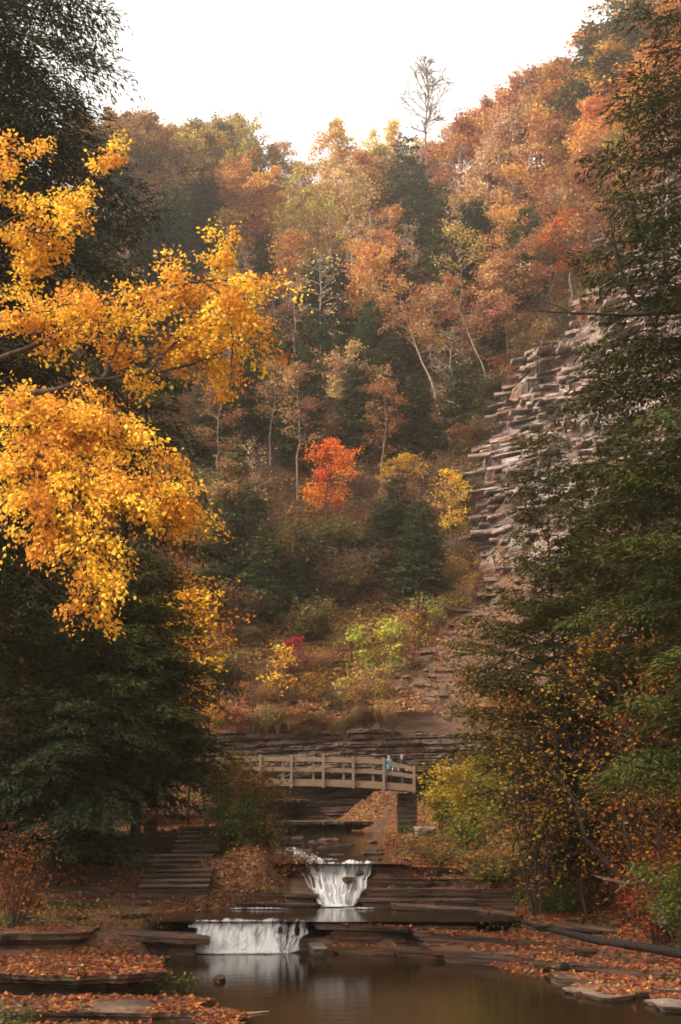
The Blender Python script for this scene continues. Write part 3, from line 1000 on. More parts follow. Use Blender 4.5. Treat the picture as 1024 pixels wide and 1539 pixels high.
# ------------------------------------------------------------------ footbridge
def bridge():
    t = thing('footbridge', 'weathered timber footbridge with slightly arched deck and post-and-rail sides', 'bridge', (0, 83.3, 0))
    YN, YF = 82.4, 84.2
    pxs = np.array([290, 345, 391, 438, 486, 531, 577, 622.5])
    pyb = np.array([1184.0, 1182.6, 1182.2, 1182.6, 1183.2, 1184.6, 1187.2, 1191.0])
    B = np.array([at(a, b, YN) for a, b in zip(pxs, pyb)])
    xs_, zb = B[:, 0], B[:, 2]
    off = np.array([0, 0, -83.3 * 0])
    loc = lambda p: (p[0], p[1] - 83.3, p[2])

    def run(name, y, dz0, dz1, th, x0=None, x1=None, drop_last=0.0, mat=M_WOOD):
        """a beam following the arch, one mesh"""
        g = Geo()
        xx = np.linspace(xs_[0] if x0 is None else x0, xs_[-1] if x1 is None else x1, 29)
        zz = np.interp(xx, xs_, zb)
        # smooth the arch
        for _ in range(3):
            zz[1:-1] = (zz[:-2] + 2 * zz[1:-1] + zz[2:]) / 4
        dl_ = np.zeros_like(xx)
        if drop_last:
            dl_ = -drop_last * np.clip((xx - xs_[-2]) / (xs_[-1] - xs_[-2]), 0, 1)
        for k in range(len(xx) - 1):
            if k % 4 == 3 and False:
                continue
            a0, a1 = zz[k] + dl_[k], zz[k + 1] + dl_[k + 1]
            c = [(xx[k], y - 83.3 - th / 2, a0 + dz0), (xx[k + 1], y - 83.3 - th / 2, a1 + dz0), (xx[k + 1], y - 83.3 + th / 2, a1 + dz0), (xx[k], y - 83.3 + th / 2, a0 + dz0),
                 (xx[k], y - 83.3 - th / 2, a0 + dz1), (xx[k + 1], y - 83.3 - th / 2, a1 + dz1), (xx[k + 1], y - 83.3 + th / 2, a1 + dz1), (xx[k], y - 83.3 + th / 2, a0 + dz1)]
            F = [[3, 2, 1, 0], [4, 5, 6, 7], [0, 1, 5, 4], [2, 3, 7, 6]]
            if k == 0: F.append([3, 0, 4, 7])
            if k == len(xx) - 2: F.append([1, 2, 6, 5])
            g.add(c, F)
        return obj(name, g.mesh(name, [mat]), t)

    for y, s in ((YN, -1), (YF, 1)):
        run('side_beam', y, 0.05, .45, .12)
        run('top_rail', y + s * -.002, 1.50, 1.72, .07, drop_last=.28)
        run('middle_rail', y + s * -.002, .92, 1.12, .07, drop_last=.1)
        if s > 0:
            px_far = np.array([330, 378, 425, 471, 516.5, 561, 606])
            xp = np.array([at(a, 1160, YF)[0] for a in px_far])
        else:
            xp = xs_[1:]
        for k, x in enumerate(xp):
            zz = float(np.interp(x, xs_, zb))
            last = (k == len(xp) - 1)
            top = 1.8 - (.3 if last else 0)
            g = Geo()
            hw = .075
            yo = y - 83.3 + s * .135
            g.box((x - hw, yo - .07, zz - .03), (x + hw, yo + .07, zz + top - .04))
            c = [(x - hw, yo - .07, zz + top - .04), (x + hw, yo - .07, zz + top - .04), (x + hw, yo + .07, zz + top - .04), (x - hw, yo + .07, zz + top - .04),
                 (x - hw + .02, yo - .05, zz + top), (x + hw - .02, yo - .05, zz + top), (x + hw - .02, yo + .05, zz + top), (x - hw + .02, yo + .05, zz + top)]
            g.add(c, [[4, 5, 6, 7], [0, 1, 5, 4], [1, 2, 6, 5], [2, 3, 7, 6], [3, 0, 4, 7]])
            obj('post', g.mesh('post', [M_WOOD]), t)
    # deck boards
    g = Geo()
    x = xs_[0]
    while x < xs_[-1] - .1:
        zz = float(np.interp(x + .07, xs_, zb)) + .36
        g.box((x, -.84, zz - .05), (x + .135, .84, zz))
        x += .145
    obj('deck', g.mesh('deck', [M_WOOD_D]), t)
    for y in (-.5, .5):
        run('girder', 83.3 + y, -.0, .3, .2, mat=M_WOOD_D)
    return xs_, zb


BX, BZ = bridge()


def deck_z(x):
    return float(np.interp(x, BX, BZ)) + .36


M_PIER = rock_material('pier_stone', (0.012, 0.009, 0.008), (0.035, 0.026, 0.021), (0.075, 0.055, 0.043), 8.0, 0, .8, (.05, .03, .02), .4, .5)


def masonry(name, x0, x1, y0, y1, z0, z1, label, cat):
    g = Geo()
    rnd = random.Random(3)
    z = z0
    while z < z1 - .05:
        h = min(rnd.uniform(.16, .26), z1 - z)
        for face in range(4):
            pass
        x = x0
        while x < x1 - .02:
            w_ = min(rnd.uniform(.3, .6), x1 - x)
            if x1 - (x + w_) < .15: w_ = x1 - x
            o_ = rnd.uniform(0, .06)
            g.box((x + .008, y0 - o_, z + .006), (x + w_ - .008, (y0 + y1) / 2 - .01, z + h - .006))
            g.box((x + .008, (y0 + y1) / 2 + .01, z + .006), (x + w_ - .008, y1 + o_, z + h - .006))
            x += w_
        z += h
    g.box((x0 + .03, y0 + .05, z0), (x1 - .03, y1 - .05, z1))
    tag(obj(name, g.mesh(name, [M_PIER])), label, cat)


pA, pB = at(599, 1200, 82.6), at(626, 1200, 82.6)
masonry('bridge_pier', pA[0], pB[0] + .05, 82.75, 84.2, 1.6, BZ[-1] - .04, 'dark stone pier carrying the right end of the footbridge', 'pier')
masonry('bridge_abutment', -7.6, -4.95, 82.3, 84.6, 1.6, 4.9, 'stone abutment under the left end of the footbridge behind the bush', 'abutment')

# ------------------------------------------------------------------ people
M_SKIN = plain('skin', (0.5, 0.3, 0.22), .6)
M_TEAL = plain('teal_cloth', (0.01, 0.2, 0.26))
M_NAVY = plain('navy_cloth', (0.018, 0.02, 0.035))
M_BLACK = plain('black_cloth', (0.012, 0.011, 0.013))
M_GREYC = plain('grey_cloth', (0.2, 0.18, 0.17))
M_HAIRD = plain('dark_hair', (0.018, 0.012, 0.009))
M_HAIRL = plain('auburn_hair', (0.23, 0.09, 0.05))
M_SHOE = plain('dark_shoe', (0.03, 0.025, 0.022))


def person(loc, rz, H, label, jacket, legs, hairm, stride, arm, longhair):
    root = thing('person', label, 'person', loc, rz)
    s = H / 1.72
    J, E, Rr = [], [], []

    def add(p, r, par=None):
        J.append(tuple(c * s for c in p))
        Rr.append(r * s)
        if par is not None:
            E.append((par, len(J) - 1))
        return len(J) - 1

    pel = add((0, 0, .95), .135)
    wa = add((0, .0, 1.1), .118, pel)
    ch = add((0, .0, 1.28), .138, wa)
    sh = add((0, .0, 1.41), .105, ch)
    nk = add((0, .01, 1.49), .052, sh)
    jw = add((0, .02, 1.555), .07, nk)
    hd = add((0, .015, 1.63), .088, jw)
    tp = add((0, .0, 1.69), .06, hd)
    for sd in (-1, 1):
        hip = add((sd * .095, 0, .88), .092, pel)
        st = stride * sd
        kn = add((sd * .1, st * .5 + .02, .49), .06, hip)
        ca = add((sd * .1, st * .75, .3), .055, kn)
        an = add((sd * .1, st * 1.0 - .02, .09), .038, ca)
        add((sd * .12, st * 1.0 + .13, .035), .034, an)
        s1 = add((sd * .18, 0, 1.4), .058, sh)
        el = add((sd * (.235), -.03 - arm * .2 * sd, 1.13), .042, s1)
        fo = add((sd * .245, .05 + arm * .2, .97), .034, el)
        wr = add((sd * .24, .1 + arm * .3, .89), .025, fo)
        pm = add((sd * .235, .12 + arm * .32, .83), .03, wr)
        for q, (dx, ln) in enumerate(((-.026, .07), (-.009, .08), (.009, .077), (.026, .062))):
            k1 = add((sd * .235 + dx * .4, .125 + arm * .32 + dx, .83 - ln * .6), .009, pm)
            add((sd * .23 + dx * .4, .135 + arm * .32 + dx, .83 - ln), .008, k1)
        th_ = add((sd * .215, .15 + arm * .32, .82), .01, pm)
        add((sd * .205, .165 + arm * .32, .79), .009, th_)
    me = bpy.data.meshes.new('body')
    me.from_pydata(J, E, [])
    tmp = bpy.data.objects.new('body_tmp', me)
    COL.objects.link(tmp)
    md = tmp.modifiers.new('skin', 'SKIN')
    for v, r in zip(me.skin_vertices[0].data, Rr):
        v.radius = (r, r * .85)
    me.skin_vertices[0].data[0].use_root = True
    sb = tmp.modifiers.new('sub', 'SUBSURF')
    sb.levels = sb.render_levels = 1
    dg = bpy.context.evaluated_depsgraph_get()
    m2 = bpy.data.meshes.new_from_object(tmp.evaluated_get(dg))
    bpy.data.objects.remove(tmp)
    m2.name = 'body'
    m2.materials.clear()
    for mm in (M_SKIN, jacket, legs, M_SHOE):
        m2.materials.append(mm)
    for p in m2.polygons:
        c = p.center / s
        if c.z > 1.47: k = 0
        elif c.z > .9 and abs(c.x) < .33 and not (abs(c.x) > .19 and c.z < .93): k = 1
        elif abs(c.x) > .19 and c.z > .7: k = 0
        elif c.z > .1: k = 2
        else: k = 3
        p.material_index = k
        p.use_smooth = True
    obj('body', m2, root)
    # hair: a cap over the crown and back of the head
    g = Geo()
    th = np.linspace(0, 2 * math.pi, 18, endpoint=False)
    ph = np.linspace(-.15 if not longhair else -1.0, 1.5, 8)
    T, P = np.meshgrid(th, ph, indexing='ij')
    x, y, z = np.cos(T) * np.cos(P), np.sin(T) * np.cos(P), np.sin(P)
    front = np.clip(y, 0, 1)
    V = np.stack([x * .1, y * .105 - .012 - front * .02, 1.645 + z * .105 + front * .045 * (z < .4)], -1) * s
    if longhair:
        low = z < -.2
        V[..., 2] -= low * (.1 * s) * (y < .2)
        V[..., 1] = np.where(low & (y > .2), V[..., 1] - .1 * s, V[..., 1])
    i, j = np.meshgrid(np.arange(18), np.arange(7), indexing='ij')
    i2 = (i + 1) % 18
    g.add(V, np.stack([i * 8 + j, i2 * 8 + j, i2 * 8 + j + 1, i * 8 + j + 1], -1).reshape(-1, 4))
    g.add(V[:, -1], [list(range(18))])
    obj('hair', g.mesh('hair', [hairm], True), root)
    # face
    f = Geo()
    f.add(np.array([(-.012, .1, 1.6), (.012, .1, 1.6), (0, .128, 1.603), (0, .1, 1.645)]) * s, [[0, 1, 2], [1, 3, 2], [3, 0, 2]], 0)
    obj('nose', f.mesh('nose', [M_SKIN]), root)
    for sd in (-1, 1):
        f = Geo()
        f.tube(np.array([(sd * .032, .085, 1.64), (sd * .032, .1, 1.64)]) * s, .009 * s, 6)
        obj('eye', f.mesh('eye', [M_HAIRD]), root)
        f = Geo()
        f.tube(np.array([(sd * .085, .0, 1.63), (sd * .1, -.01, 1.63)]) * s, .025 * s, 7)
        obj('ear', f.mesh('ear', [M_SKIN]), root)
    f = Geo()
    f.tube(np.array([(-.022, .096, 1.575), (.022, .096, 1.575)]) * s, .006 * s, 5)
    obj('mouth', f.mesh('mouth', [M_HAIRL]), root)
    return root


pp = at(585, 1170, 83.1)
person((pp[0], 83.2, deck_z(pp[0]) + .02), math.radians(170), 1.66, 'person in a teal jacket standing on the bridge', M_TEAL, M_NAVY, M_HAIRD, .1, .05, False)
pp = at(604.5, 1170, 83.1)
person((pp[0], 83.0, deck_z(pp[0]) + .02), math.radians(185), 1.74, 'person dressed in black walking at the end of the bridge', M_BLACK, M_BLACK, M_HAIRL, .16, .1, True)

# ------------------------------------------------------------------ trees
def unit(v):
    return v / (np.linalg.norm(v) + 1e-9)


def leaf_cloud(g, C, sig, n, ls, rng, flat=.55, hang=.3, lw=.75, full=False, clv=None, mat=0):
    k = rng.integers(0, len(C), n)
    off = rng.normal(0, 1, (n, 3)) * sig
    off[:, 2] *= flat
    P = C[k] + off
    D = rng.normal(0, 1, (n, 3))
    D[:, 2] = D[:, 2] * .5 - hang
    N = rng.normal(0, .55, (n, 3))
    N[:, 2] += 1
    L = ls * rng.uniform(.7, 1.3, n)
    cl = clv[k] if clv is not None else .5
    g.leaves(P, D, N, L, L * lw, mat, rng.random(n), cl, full=full)


def broadleaf(seed, H=14, cb=.35, R=3.2, nl=16, nleaf=4200, ls=.34, tr=.16, sig=.42, subs=4, minr=.02, lean=0.0, fork=False, up=.55, wander=.25):
    rng = np.random.default_rng(seed)
    tg, cg = Geo(), Geo()
    n = 12
    tz = np.linspace(-.6, H * .97, n)
    wx = np.cumsum(rng.normal(0, wander, n)) * .5 + lean * np.linspace(0, 1, n) * H
    wy = np.cumsum(rng.normal(0, wander, n)) * .5
    wx -= wx[0]; wy -= wy[0]
    TP = np.column_stack([wx, wy, tz])
    tr_r = tr * (1 - np.linspace(0, 1, n) * .88)
    tr_r[0] *= 1.35
    tg.tube(TP, tr_r, 7)
    C, CL = [], []

    def tp(t):
        q = t * (n - 1)
        k = min(int(q), n - 2)
        return TP[k] + (TP[k + 1] - TP[k]) * (q - k)

    for i in range(nl):
        t = cb + (1 - cb) * ((i + .5) / nl)
        az = i * 2.4 + rng.normal(0, .35)
        tt = (t - cb) / (1 - cb)
        prof = math.sin(math.pi * (.18 + .8 * tt)) ** .8
        L = R * prof * rng.uniform(.65, 1.2)
        el = up * (.35 + .9 * tt) + rng.normal(0, .12)
        p0 = tp(t)
        d = np.array([math.cos(az) * math.cos(el), math.sin(az) * math.cos(el), math.sin(el)])
        pts = [p0]
        for k in range(4):
            d = unit(d + rng.normal(0, .16, 3) + np.array([0, 0, .06]))
            pts.append(pts[-1] + d * L / 4)
        pts = np.array(pts)
        r0 = max(minr, tr * .42 * (1 - tt * .6))
        tg.tube(pts, np.linspace(r0, minr * .8, 5), 4, cap=False)
        cl = rng.random()
        C += [pts[2], pts[3], pts[4]]
        CL += [cl] * 3
        for s_ in range(subs):
            u = rng.uniform(.3, 1.0)
            k = min(int(u * 4), 3)
            q0 = pts[k] + (pts[k + 1] - pts[k]) * (u * 4 - k)
            dd = unit(d + rng.normal(0, .75, 3) * np.array([1, 1, .55]))
            SL = L * rng.uniform(.3, .55) + .2
            q = [q0, q0 + dd * SL * .5, q0 + unit(dd + rng.normal(0, .25, 3)) * SL]
            tg.tube(np.array(q), [minr, minr * .8, minr * .5], 3, cap=False)
            C += [q[1], q[2], q[2]]
            c2 = np.clip(cl + rng.normal(0, .2), 0, 1)
            CL += [c2] * 3
            for w_ in range(2):
                e = q[2] + rng.normal(0, .35, 3) * SL * np.array([1, 1, .7])
                tg.tube(np.array([q[1], (q[1] + e) / 2 + rng.normal(0, .05, 3), e]), [minr * .7, minr * .6, minr * .4], 3, cap=False)
                C.append(e)
                CL.append(c2)
    C = np.array(C)
    if nleaf:
        leaf_cloud(cg, C, sig, nleaf, ls, rng, clv=np.array(CL))
    return tg, cg


def conifer(seed, H=16, R=3.0, cb=.12, nb=90, card=(.42, .13), lat=.38, csp=.22, e=.75, droop=.25, rise=.12, blunt=1.0, tr=.2, latf=.42, keep=1.0, whorl=0, minr=.02):
    rng = np.random.default_rng(seed)
    tg, cg = Geo(), Geo()
    n = 12
    TP = np.column_stack([np.cumsum(rng.normal(0, .05, n)), np.cumsum(rng.normal(0, .05, n)), np.linspace(-.6, H, n)])
    tg.tube(TP, tr * (1 - np.linspace(0, 1, n) * .95), 8)
    Ps, Ds, Ns, CLs = [], [], [], []
    for i in range(nb):
        if rng.random() > keep:
            continue
        f = (i + rng.random()) / nb
        if whorl:
            f = (math.floor(f * whorl) + .5 + rng.normal(0, .05)) / whorl
        f = min(max(f, 0), .985)
        t = cb + (1 - cb) * f
        L = R * min(1.0, (1 - f) * blunt) ** e * rng.uniform(.6, 1.12) + .25
        az = i * 2.4 + rng.normal(0, .5)
        u = np.linspace(0, 1, 7)
        zz = t * H
        q = t * (n - 1)
        k = min(int(q), n - 2)
        p0 = TP[k] + (TP[k + 1] - TP[k]) * (q - k)
        bend = rng.normal(0, .12)
        ax = np.array([math.cos(az), math.sin(az), 0])
        sd = np.array([-math.sin(az), math.cos(az), 0])
        r_ = rise * rng.uniform(.3, 1.6) + .35 * f
        dr_ = droop * rng.uniform(.6, 1.4)
        B = p0 + ax * (u * L)[:, None] + sd * (bend * L * u ** 2)[:, None]
        B[:, 2] += L * (r_ * u - dr_ * u ** 2)
        rb = max(minr, .008 * L + .008)
        tg.tube(B, np.linspace(rb, minr * .35, 7), 4, cap=False)
        cl = rng.random()
        nlat = max(3, int(L * .88 / lat))
        s = .14 + .86 * (np.arange(nlat) + rng.random(nlat) * .8) / nlat
        s = np.clip(s, 0, 1)
        for side in (-1, 1):
            ll = (latf * L * np.sin(np.pi * (1 - s) * .62 + .25) * rng.uniform(.55, 1.15, nlat)) * .75 + .12
            base = np.stack([np.interp(s, u, B[:, c]) for c in range(3)], 1)
            tang = unit(ax + sd * bend)
            a_ = math.radians(52) + rng.normal(0, .15, nlat)
            ld = tang[None] * np.cos(a_)[:, None] + side * sd[None] * np.sin(a_)[:, None]
            ld[:, 2] += -.1 - .25 * s * droop * 2 + rng.normal(0, .1, nlat)
            m = int(max(2, ll.max() / csp))
            w_ = (np.arange(m) + .3) / m
            pos = base[:, None, :] + ld[:, None, :] * (ll[:, None] * w_[None])[..., None]
            pos[..., 2] -= (ll[:, None] * w_[None] ** 2) * .22
            pos = pos + rng.normal(0, .05 * R ** .5, pos.shape) * np.array([1, 1, .6])
            ok = (rng.random((nlat, m)) < (ll / ll.max())[:, None] * 1.1)
            dirs = ld[:, None, :] + rng.normal(0, .45, (nlat, m, 3)) * np.array([1, 1, .5])
            dirs[..., 2] -= .15
            Ps.append(pos[ok]); Ds.append(dirs[ok])
            CLs.append(np.full(ok.sum(), np.clip(cl + rng.normal(0, .1), 0, 1)))
        # tip
        Ps.append(np.repeat(B[-2:], 2, 0) + rng.normal(0, .03, (4, 3)))
        Ds.append(np.repeat((B[-1] - B[-2])[None], 4, 0) + rng.normal(0, .1, (4, 3)))
        CLs.append(np.full(4, cl))
    P, D, CL = np.concatenate(Ps), np.concatenate(Ds), np.concatenate(CLs)
    k = len(P)
    N = rng.normal(0, .35, (k, 3)); N[:, 2] += 1
    L = card[0] * rng.uniform(.7, 1.3, k)
    cg.leaves(P, D, N, L, card[1] * rng.uniform(.7, 1.3, k), 0, rng.random(k), CL, fold=.1)
    return tg, cg


def shrub(seed, H=2.6, R=1.5, ns=9, nleaf=2500, ls=.16, sig=.2, minr=.012):
    rng = np.random.default_rng(seed)
    tg, cg = Geo(), Geo()
    C, CL = [], []
    for i in range(ns):
        az = i * 2.4 + rng.normal(0, .3)
        sp = R * rng.uniform(.25, 1.0)
        h = H * rng.uniform(.6, 1.0)
        pts = np.array([[0, 0, -.3], [.3 * sp * math.cos(az), .3 * sp * math.sin(az), h * .4], [.7 * sp * math.cos(az), .7 * sp * math.sin(az), h * .75], [sp * math.cos(az), sp * math.sin(az), h]])
        pts[1:] += rng.normal(0, .08, (3, 3)) * H * .4
        tg.tube(pts, np.linspace(minr * 2.2, minr * .6, 4), 4, cap=False)
        cl = rng.random()
        for s_ in range(6):
            u = rng.uniform(.3, 1)
            k = min(int(u * 3), 2)
            q0 = pts[k] + (pts[k + 1] - pts[k]) * (u * 3 - k)
            e = q0 + rng.normal(0, .32, 3) * R * np.array([1, 1, .7])
            e[2] = max(e[2], .1)
            tg.tube(np.array([q0, (q0 + e) / 2 + rng.normal(0, .05, 3), e]), [minr, minr * .8, minr * .5], 3, cap=False)
            C += [e, (q0 + e) / 2, e]
            CL += [np.clip(cl + rng.normal(0, .2), 0, 1)] * 3
    leaf_cloud(cg, np.array(C), sig, nleaf, ls, rng, clv=np.array(CL), flat=.7)
    return tg, cg


PROTO = {}


def proto(key, gen, leafmat):
    tg, cg = gen
    PROTO.setdefault(key, []).append((tg.mesh('trunk', [M_BARK], True), cg.mesh('crown', [leafmat])))


for k in range(3):
    proto('broad', broadleaf(100 + k, 14, .3, 3.6, 20, 4600, .36), M_LEAF)
    proto('thin', broadleaf(110 + k, 15, .42, 3.0, 15, 1500, .32, .15, .4), M_LEAF)
    proto('bare', broadleaf(120 + k, 14, .35, 2.6, 18, 260, .26, .14, .35, 5, .022), M_LEAF)
    proto('conifer', conifer(130 + k, 13, 3.9, .06, 150, (.5, .2), .3, .17, e=.5, latf=.5), M_NEEDLE)
    proto('bush', shrub(140 + k, 4.6, 2.8, 12, 3000, .3, .42, .03), M_LEAF)
    proto('brush', shrub(150 + k, 5.2, 2.6, 16, 700, .26, .4, .028), M_LEAF)
for k in range(2):
    proto('layered', broadleaf(160 + k, 13, .3, 4.4, 14, 3000, .34, .15, .3, 5, up=.15), M_LEAF)
    proto('tall', broadleaf(165 + k, 17, .3, 2.0, 24, 2600, .32, .14, .3, 3, up=1.0), M_LEAF)
    proto('pine', conifer(170 + k, 18, 4.2, .3, 80, (.5, .2), .34, .2, .55, .05, .05, 1.3, .22, .5, .85, 11), M_NEEDLE)
    proto('leaning', broadleaf(175 + k, 15, .5, 3.2, 13, 1500, .32, .17, .4, 4, lean=-.28), M_LEAF)
    proto('sapling', broadleaf(180 + k, 4.5, .3, 1.3, 10, 420, .26, .045, .25, 3, .012), M_LEAF)
proto('snag', broadleaf(190, 23, .6, 3.0, 30, 0, .3, .19, .3, 5, .045, up=.95), M_LEAF)

BARK = {'broad': (.15, .11, .09), 'thin': (.25, .2, .17), 'bare': (.33, .27, .24), 'conifer': (.06, .045, .035), 'bush': (.13, .09, .07), 'brush': (.2, .15, .12),
        'layered': (.3, .25, .21), 'tall': (.34, .29, .25), 'pine': (.09, .065, .05), 'leaning': (.36, .29, .24), 'sapling': (.12, .08, .06), 'snag': (.22, .18, .16)}

rng = np.random.default_rng(77)
TREES = []      # every hillside tree: name, colour word, base, screen position


def plant(kind, p, sc, color, name, label=None, cat='tree', word=None, band=None, rz=None, bark=None, group=None, sz=None):
    var = PROTO[kind]
    tm, cm = var[int(rng.integers(0, len(var)))]
    o = thing(name, label, cat, (float(p[0]), float(p[1]), float(p[2])), float(rng.uniform(0, 6.28)) if rz is None else rz, sc, group)
    if sz:
        o.scale = (sc * sz[0], sc * sz[0], sc * sz[1])
    j = rng.normal(1, .09)
    hj = rng.normal(0, .1)
    col = (min(.9, color[0] * j), min(.9, color[1] * j * (1 + hj)), min(.9, color[2] * j * (1 + hj * 1.3)))
    obj('trunk', tm, o, bark or BARK[kind])
    if len(cm.vertices):
        obj('crown', cm, o, col)
    if label is None:
        H = {'bush': 3, 'brush': 3.5, 'sapling': 3}.get(kind, 9) * sc
        s_ = proj((p[0], p[1], p[2] + H))
        TREES.append((o, name, word, band, s_))
    return o


ORANGE, VIVID, RUST, PINK = (.52, .225, .075), (.6, .155, .035), (.33, .145, .065), (.45, .235, .135)
GOLD, PALE, YELLOW, TAN = (.38, .26, .075), (.66, .47, .18), (.68, .39, .05), (.44, .26, .115)
GREEN, DGREEN, OLIVE, BROWN, YGREEN = (.065, .078, .024), (.042, .055, .02), (.12, .09, .032), (.15, .082, .04), (.34, .27, .05)

# landmark trees, each with its own label: kind, px, py of base, scale, colour, name, label
MARKS = [
    ('snag', 643, 385, 1.2, GOLD, 'dead_tree', 'tall dead snag with bare forked top alone against the white sky'),
    ('tall', 522, 400, 1.15, PALE, 'poplar', 'slender pale yellow tree reaching into the bright gap of the skyline'),
    ('pine', 612, 395, .95, GREEN, 'pine_tree', 'layered green pine in the haze below the dead snag'),
    ('broad', 575, 345, .8, GOLD, 'oak_tree', 'rounded olive-gold tree on the skyline between the dead snag and the bright gap'),
    ('broad', 330, 330, .95, GOLD, 'oak_tree', 'broad olive-gold tree with domed crown on the far left skyline'),
    ('broad', 255, 325, .8, (.28, .15, .05), 'oak_tree', 'smaller brown-gold tree beside the domed olive-gold skyline tree'),
    ('broad', 200, 400, .45, VIVID, 'maple_tree', 'small glowing orange-red maple among dark evergreens above the yellow maple'),
    ('tall', 765, 330, 1.05, (.5, .22, .09), 'aspen_tree', 'tall pale orange tree whose two tops break the skyline right of the snag'),
    ('broad', 730, 400, 1.0, PINK, 'oak_tree', 'large pinkish rust tree under the pale orange skyline top'),
    ('broad', 560, 530, .85, ORANGE, 'maple_tree', 'broad orange maple in the middle of the slope'),
    ('broad', 635, 520, .62, VIVID, 'maple_tree', 'vivid red-orange maple crown in the middle of the slope'),
    ('leaning', 668, 640, 1.0, ORANGE, 'leaning_tree', 'pale forked trunk leaning left with layered orange leaves above the cliff foot'),
    ('leaning', 742, 605, .85, RUST, 'leaning_tree', 'slightly leaning pale trunk standing on the cliff edge'),
    ('bare', 478, 580, 1.05, PALE, 'birch_tree', 'straight pale birch trunk standing before dark evergreens'),
    ('bare', 685, 690, .95, GOLD, 'bare_tree', 'thin upright bare trunk between the leaning tree and the cliff'),
    ('conifer', 440, 560, .72, DGREEN, 'hemlock_tree', 'dark hemlock behind the straight pale birch trunk'),
    ('conifer', 545, 690, .85, GREEN, 'hemlock_tree', 'wide green hemlock filling the centre of the slope'),
    ('conifer', 370, 660, .85, GREEN, 'hemlock_tree', 'green hemlock just beyond the tips of the yellow maple'),
    ('conifer', 690, 470, .6, DGREEN, 'hemlock_tree', 'small dark hemlock right of the vivid red-orange crown'),
    ('broad', 492, 800, .6, (.66, .17, .035), 'maple_tree', 'bright orange-red maple standing alone low on the slope in the centre'),
    ('bare', 380, 830, .72, PALE, 'birch_tree', 'slim pale birches with thin tan tops low on the slope'),
    ('broad', 335, 840, .6, TAN, 'maple_tree', 'tan-orange tree left of the slim pale birches'),
    ('layered', 605, 790, .5, (.5, .25, .04), 'maple_tree', 'small yellow-orange tree beside the bright red maple near the cliff foot'),
    ('thin', 680, 850, .55, YELLOW, 'maple_tree', 'sparse yellow tree in front of the lowest cliff ledges'),
    ('sapling', 418, 1062, 1.0, YELLOW, 'sapling', 'small yellow sapling above the shale wall'),
    ('sapling', 445, 1030, .8, (.45, .03, .03), 'sapling', 'little crimson sapling next to the small yellow one'),
    ('sapling', 590, 1020, 1.0, (.45, .4, .06), 'sapling', 'lime yellow sapling on the edge of the bare scree'),
    ('sapling', 545, 1030, 1.0, (.4, .36, .06), 'sapling', 'yellow-green sapling halfway along the top of the shale wall'),
    ('pine', 895, 262, 1.0, GREEN, 'pine_tree', 'layered dark pine standing over the right skyline'),
    ('pine', 962, 215, 1.15, GREEN, 'pine_tree', 'tall dark pine at the upper right corner'),
    ('broad', 965, 260, .8, VIVID, 'maple_tree', 'fiery orange-red maple below the pines at upper right'),
    ('broad', 1010, 150, .8, (.55, .2, .03), 'maple_tree', 'orange maple beside the tall corner pine'),
    ('leaning', 955, 390, .9, ORANGE, 'leaning_tree', 'pale trunk leaning left on the upper right slope above the cliff'),
    ('broad', 865, 440, .6, VIVID, 'maple_tree', 'red-orange tree perched at the head of the cliff'),
    ('bush', 800, 545, .9, (.17, .12, .04), 'shrub', 'olive shrub spilling over the upper cliff edge'),
    ('conifer', 760, 430, .6, DGREEN, 'hemlock_tree', 'dark hemlock above the olive shrub by the cliff'),
    ('conifer', 245, 470, .95, DGREEN, 'hemlock_tree', 'dark hemlock stand tree above the yellow maple arch'),
    ('conifer', 300, 450, .9, DGREEN, 'hemlock_tree', 'dark hemlock behind the highest tip of the yellow maple'),
]
MARKS += [
    ('conifer', 398, 935, .62, GREEN, 'hemlock_tree', 'green hemlock low on the slope below the slim pale birches'),
    ('conifer', 452, 925, .5, DGREEN, 'hemlock_tree', 'small dark hemlock directly below the lone red maple'),
    ('conifer', 575, 880, .55, DGREEN, 'hemlock_tree', 'dark shadowy hemlock beside the scree edge low on the slope'),
    ('bush', 520, 915, .8, OLIVE, 'shrub', 'large olive thicket right below the lone red maple'),
    ('bush', 610, 895, .85, (.08, .05, .022), 'shrub', 'large dark brown thicket crowding the scree edge'),
    ('bush', 470, 965, .75, OLIVE, 'shrub', 'wide olive thicket above the crimson sapling'),
    ('bush', 350, 960, .8, BROWN, 'shrub', 'large brown thicket beside the amber trees low on the slope'),
    ('bush', 545, 845, .7, BROWN, 'shrub', 'brown thicket at the right foot of the lone red maple'),
]
for kind, px, py, sc, col, name, lab in MARKS:
    p = hit(px, py)
    if p is None:
        print('MISS', lab)
        continue
    rz = None
    if kind == 'leaning':
        rz = 0.0
    plant(kind, p, sc, col, name, lab, 'shrub' if name == 'shrub' else 'tree', rz=rz)

# the wood that clothes the slope, row by row; colour by place on the slope
NAMES = {'broad': 'maple_tree', 'thin': 'slender_tree', 'bare': 'bare_tree', 'conifer': 'hemlock_tree', 'bush': 'shrub', 'brush': 'twiggy_shrub', 'layered': 'beech_tree', 'tall': 'poplar', 'pine': 'pine_tree'}


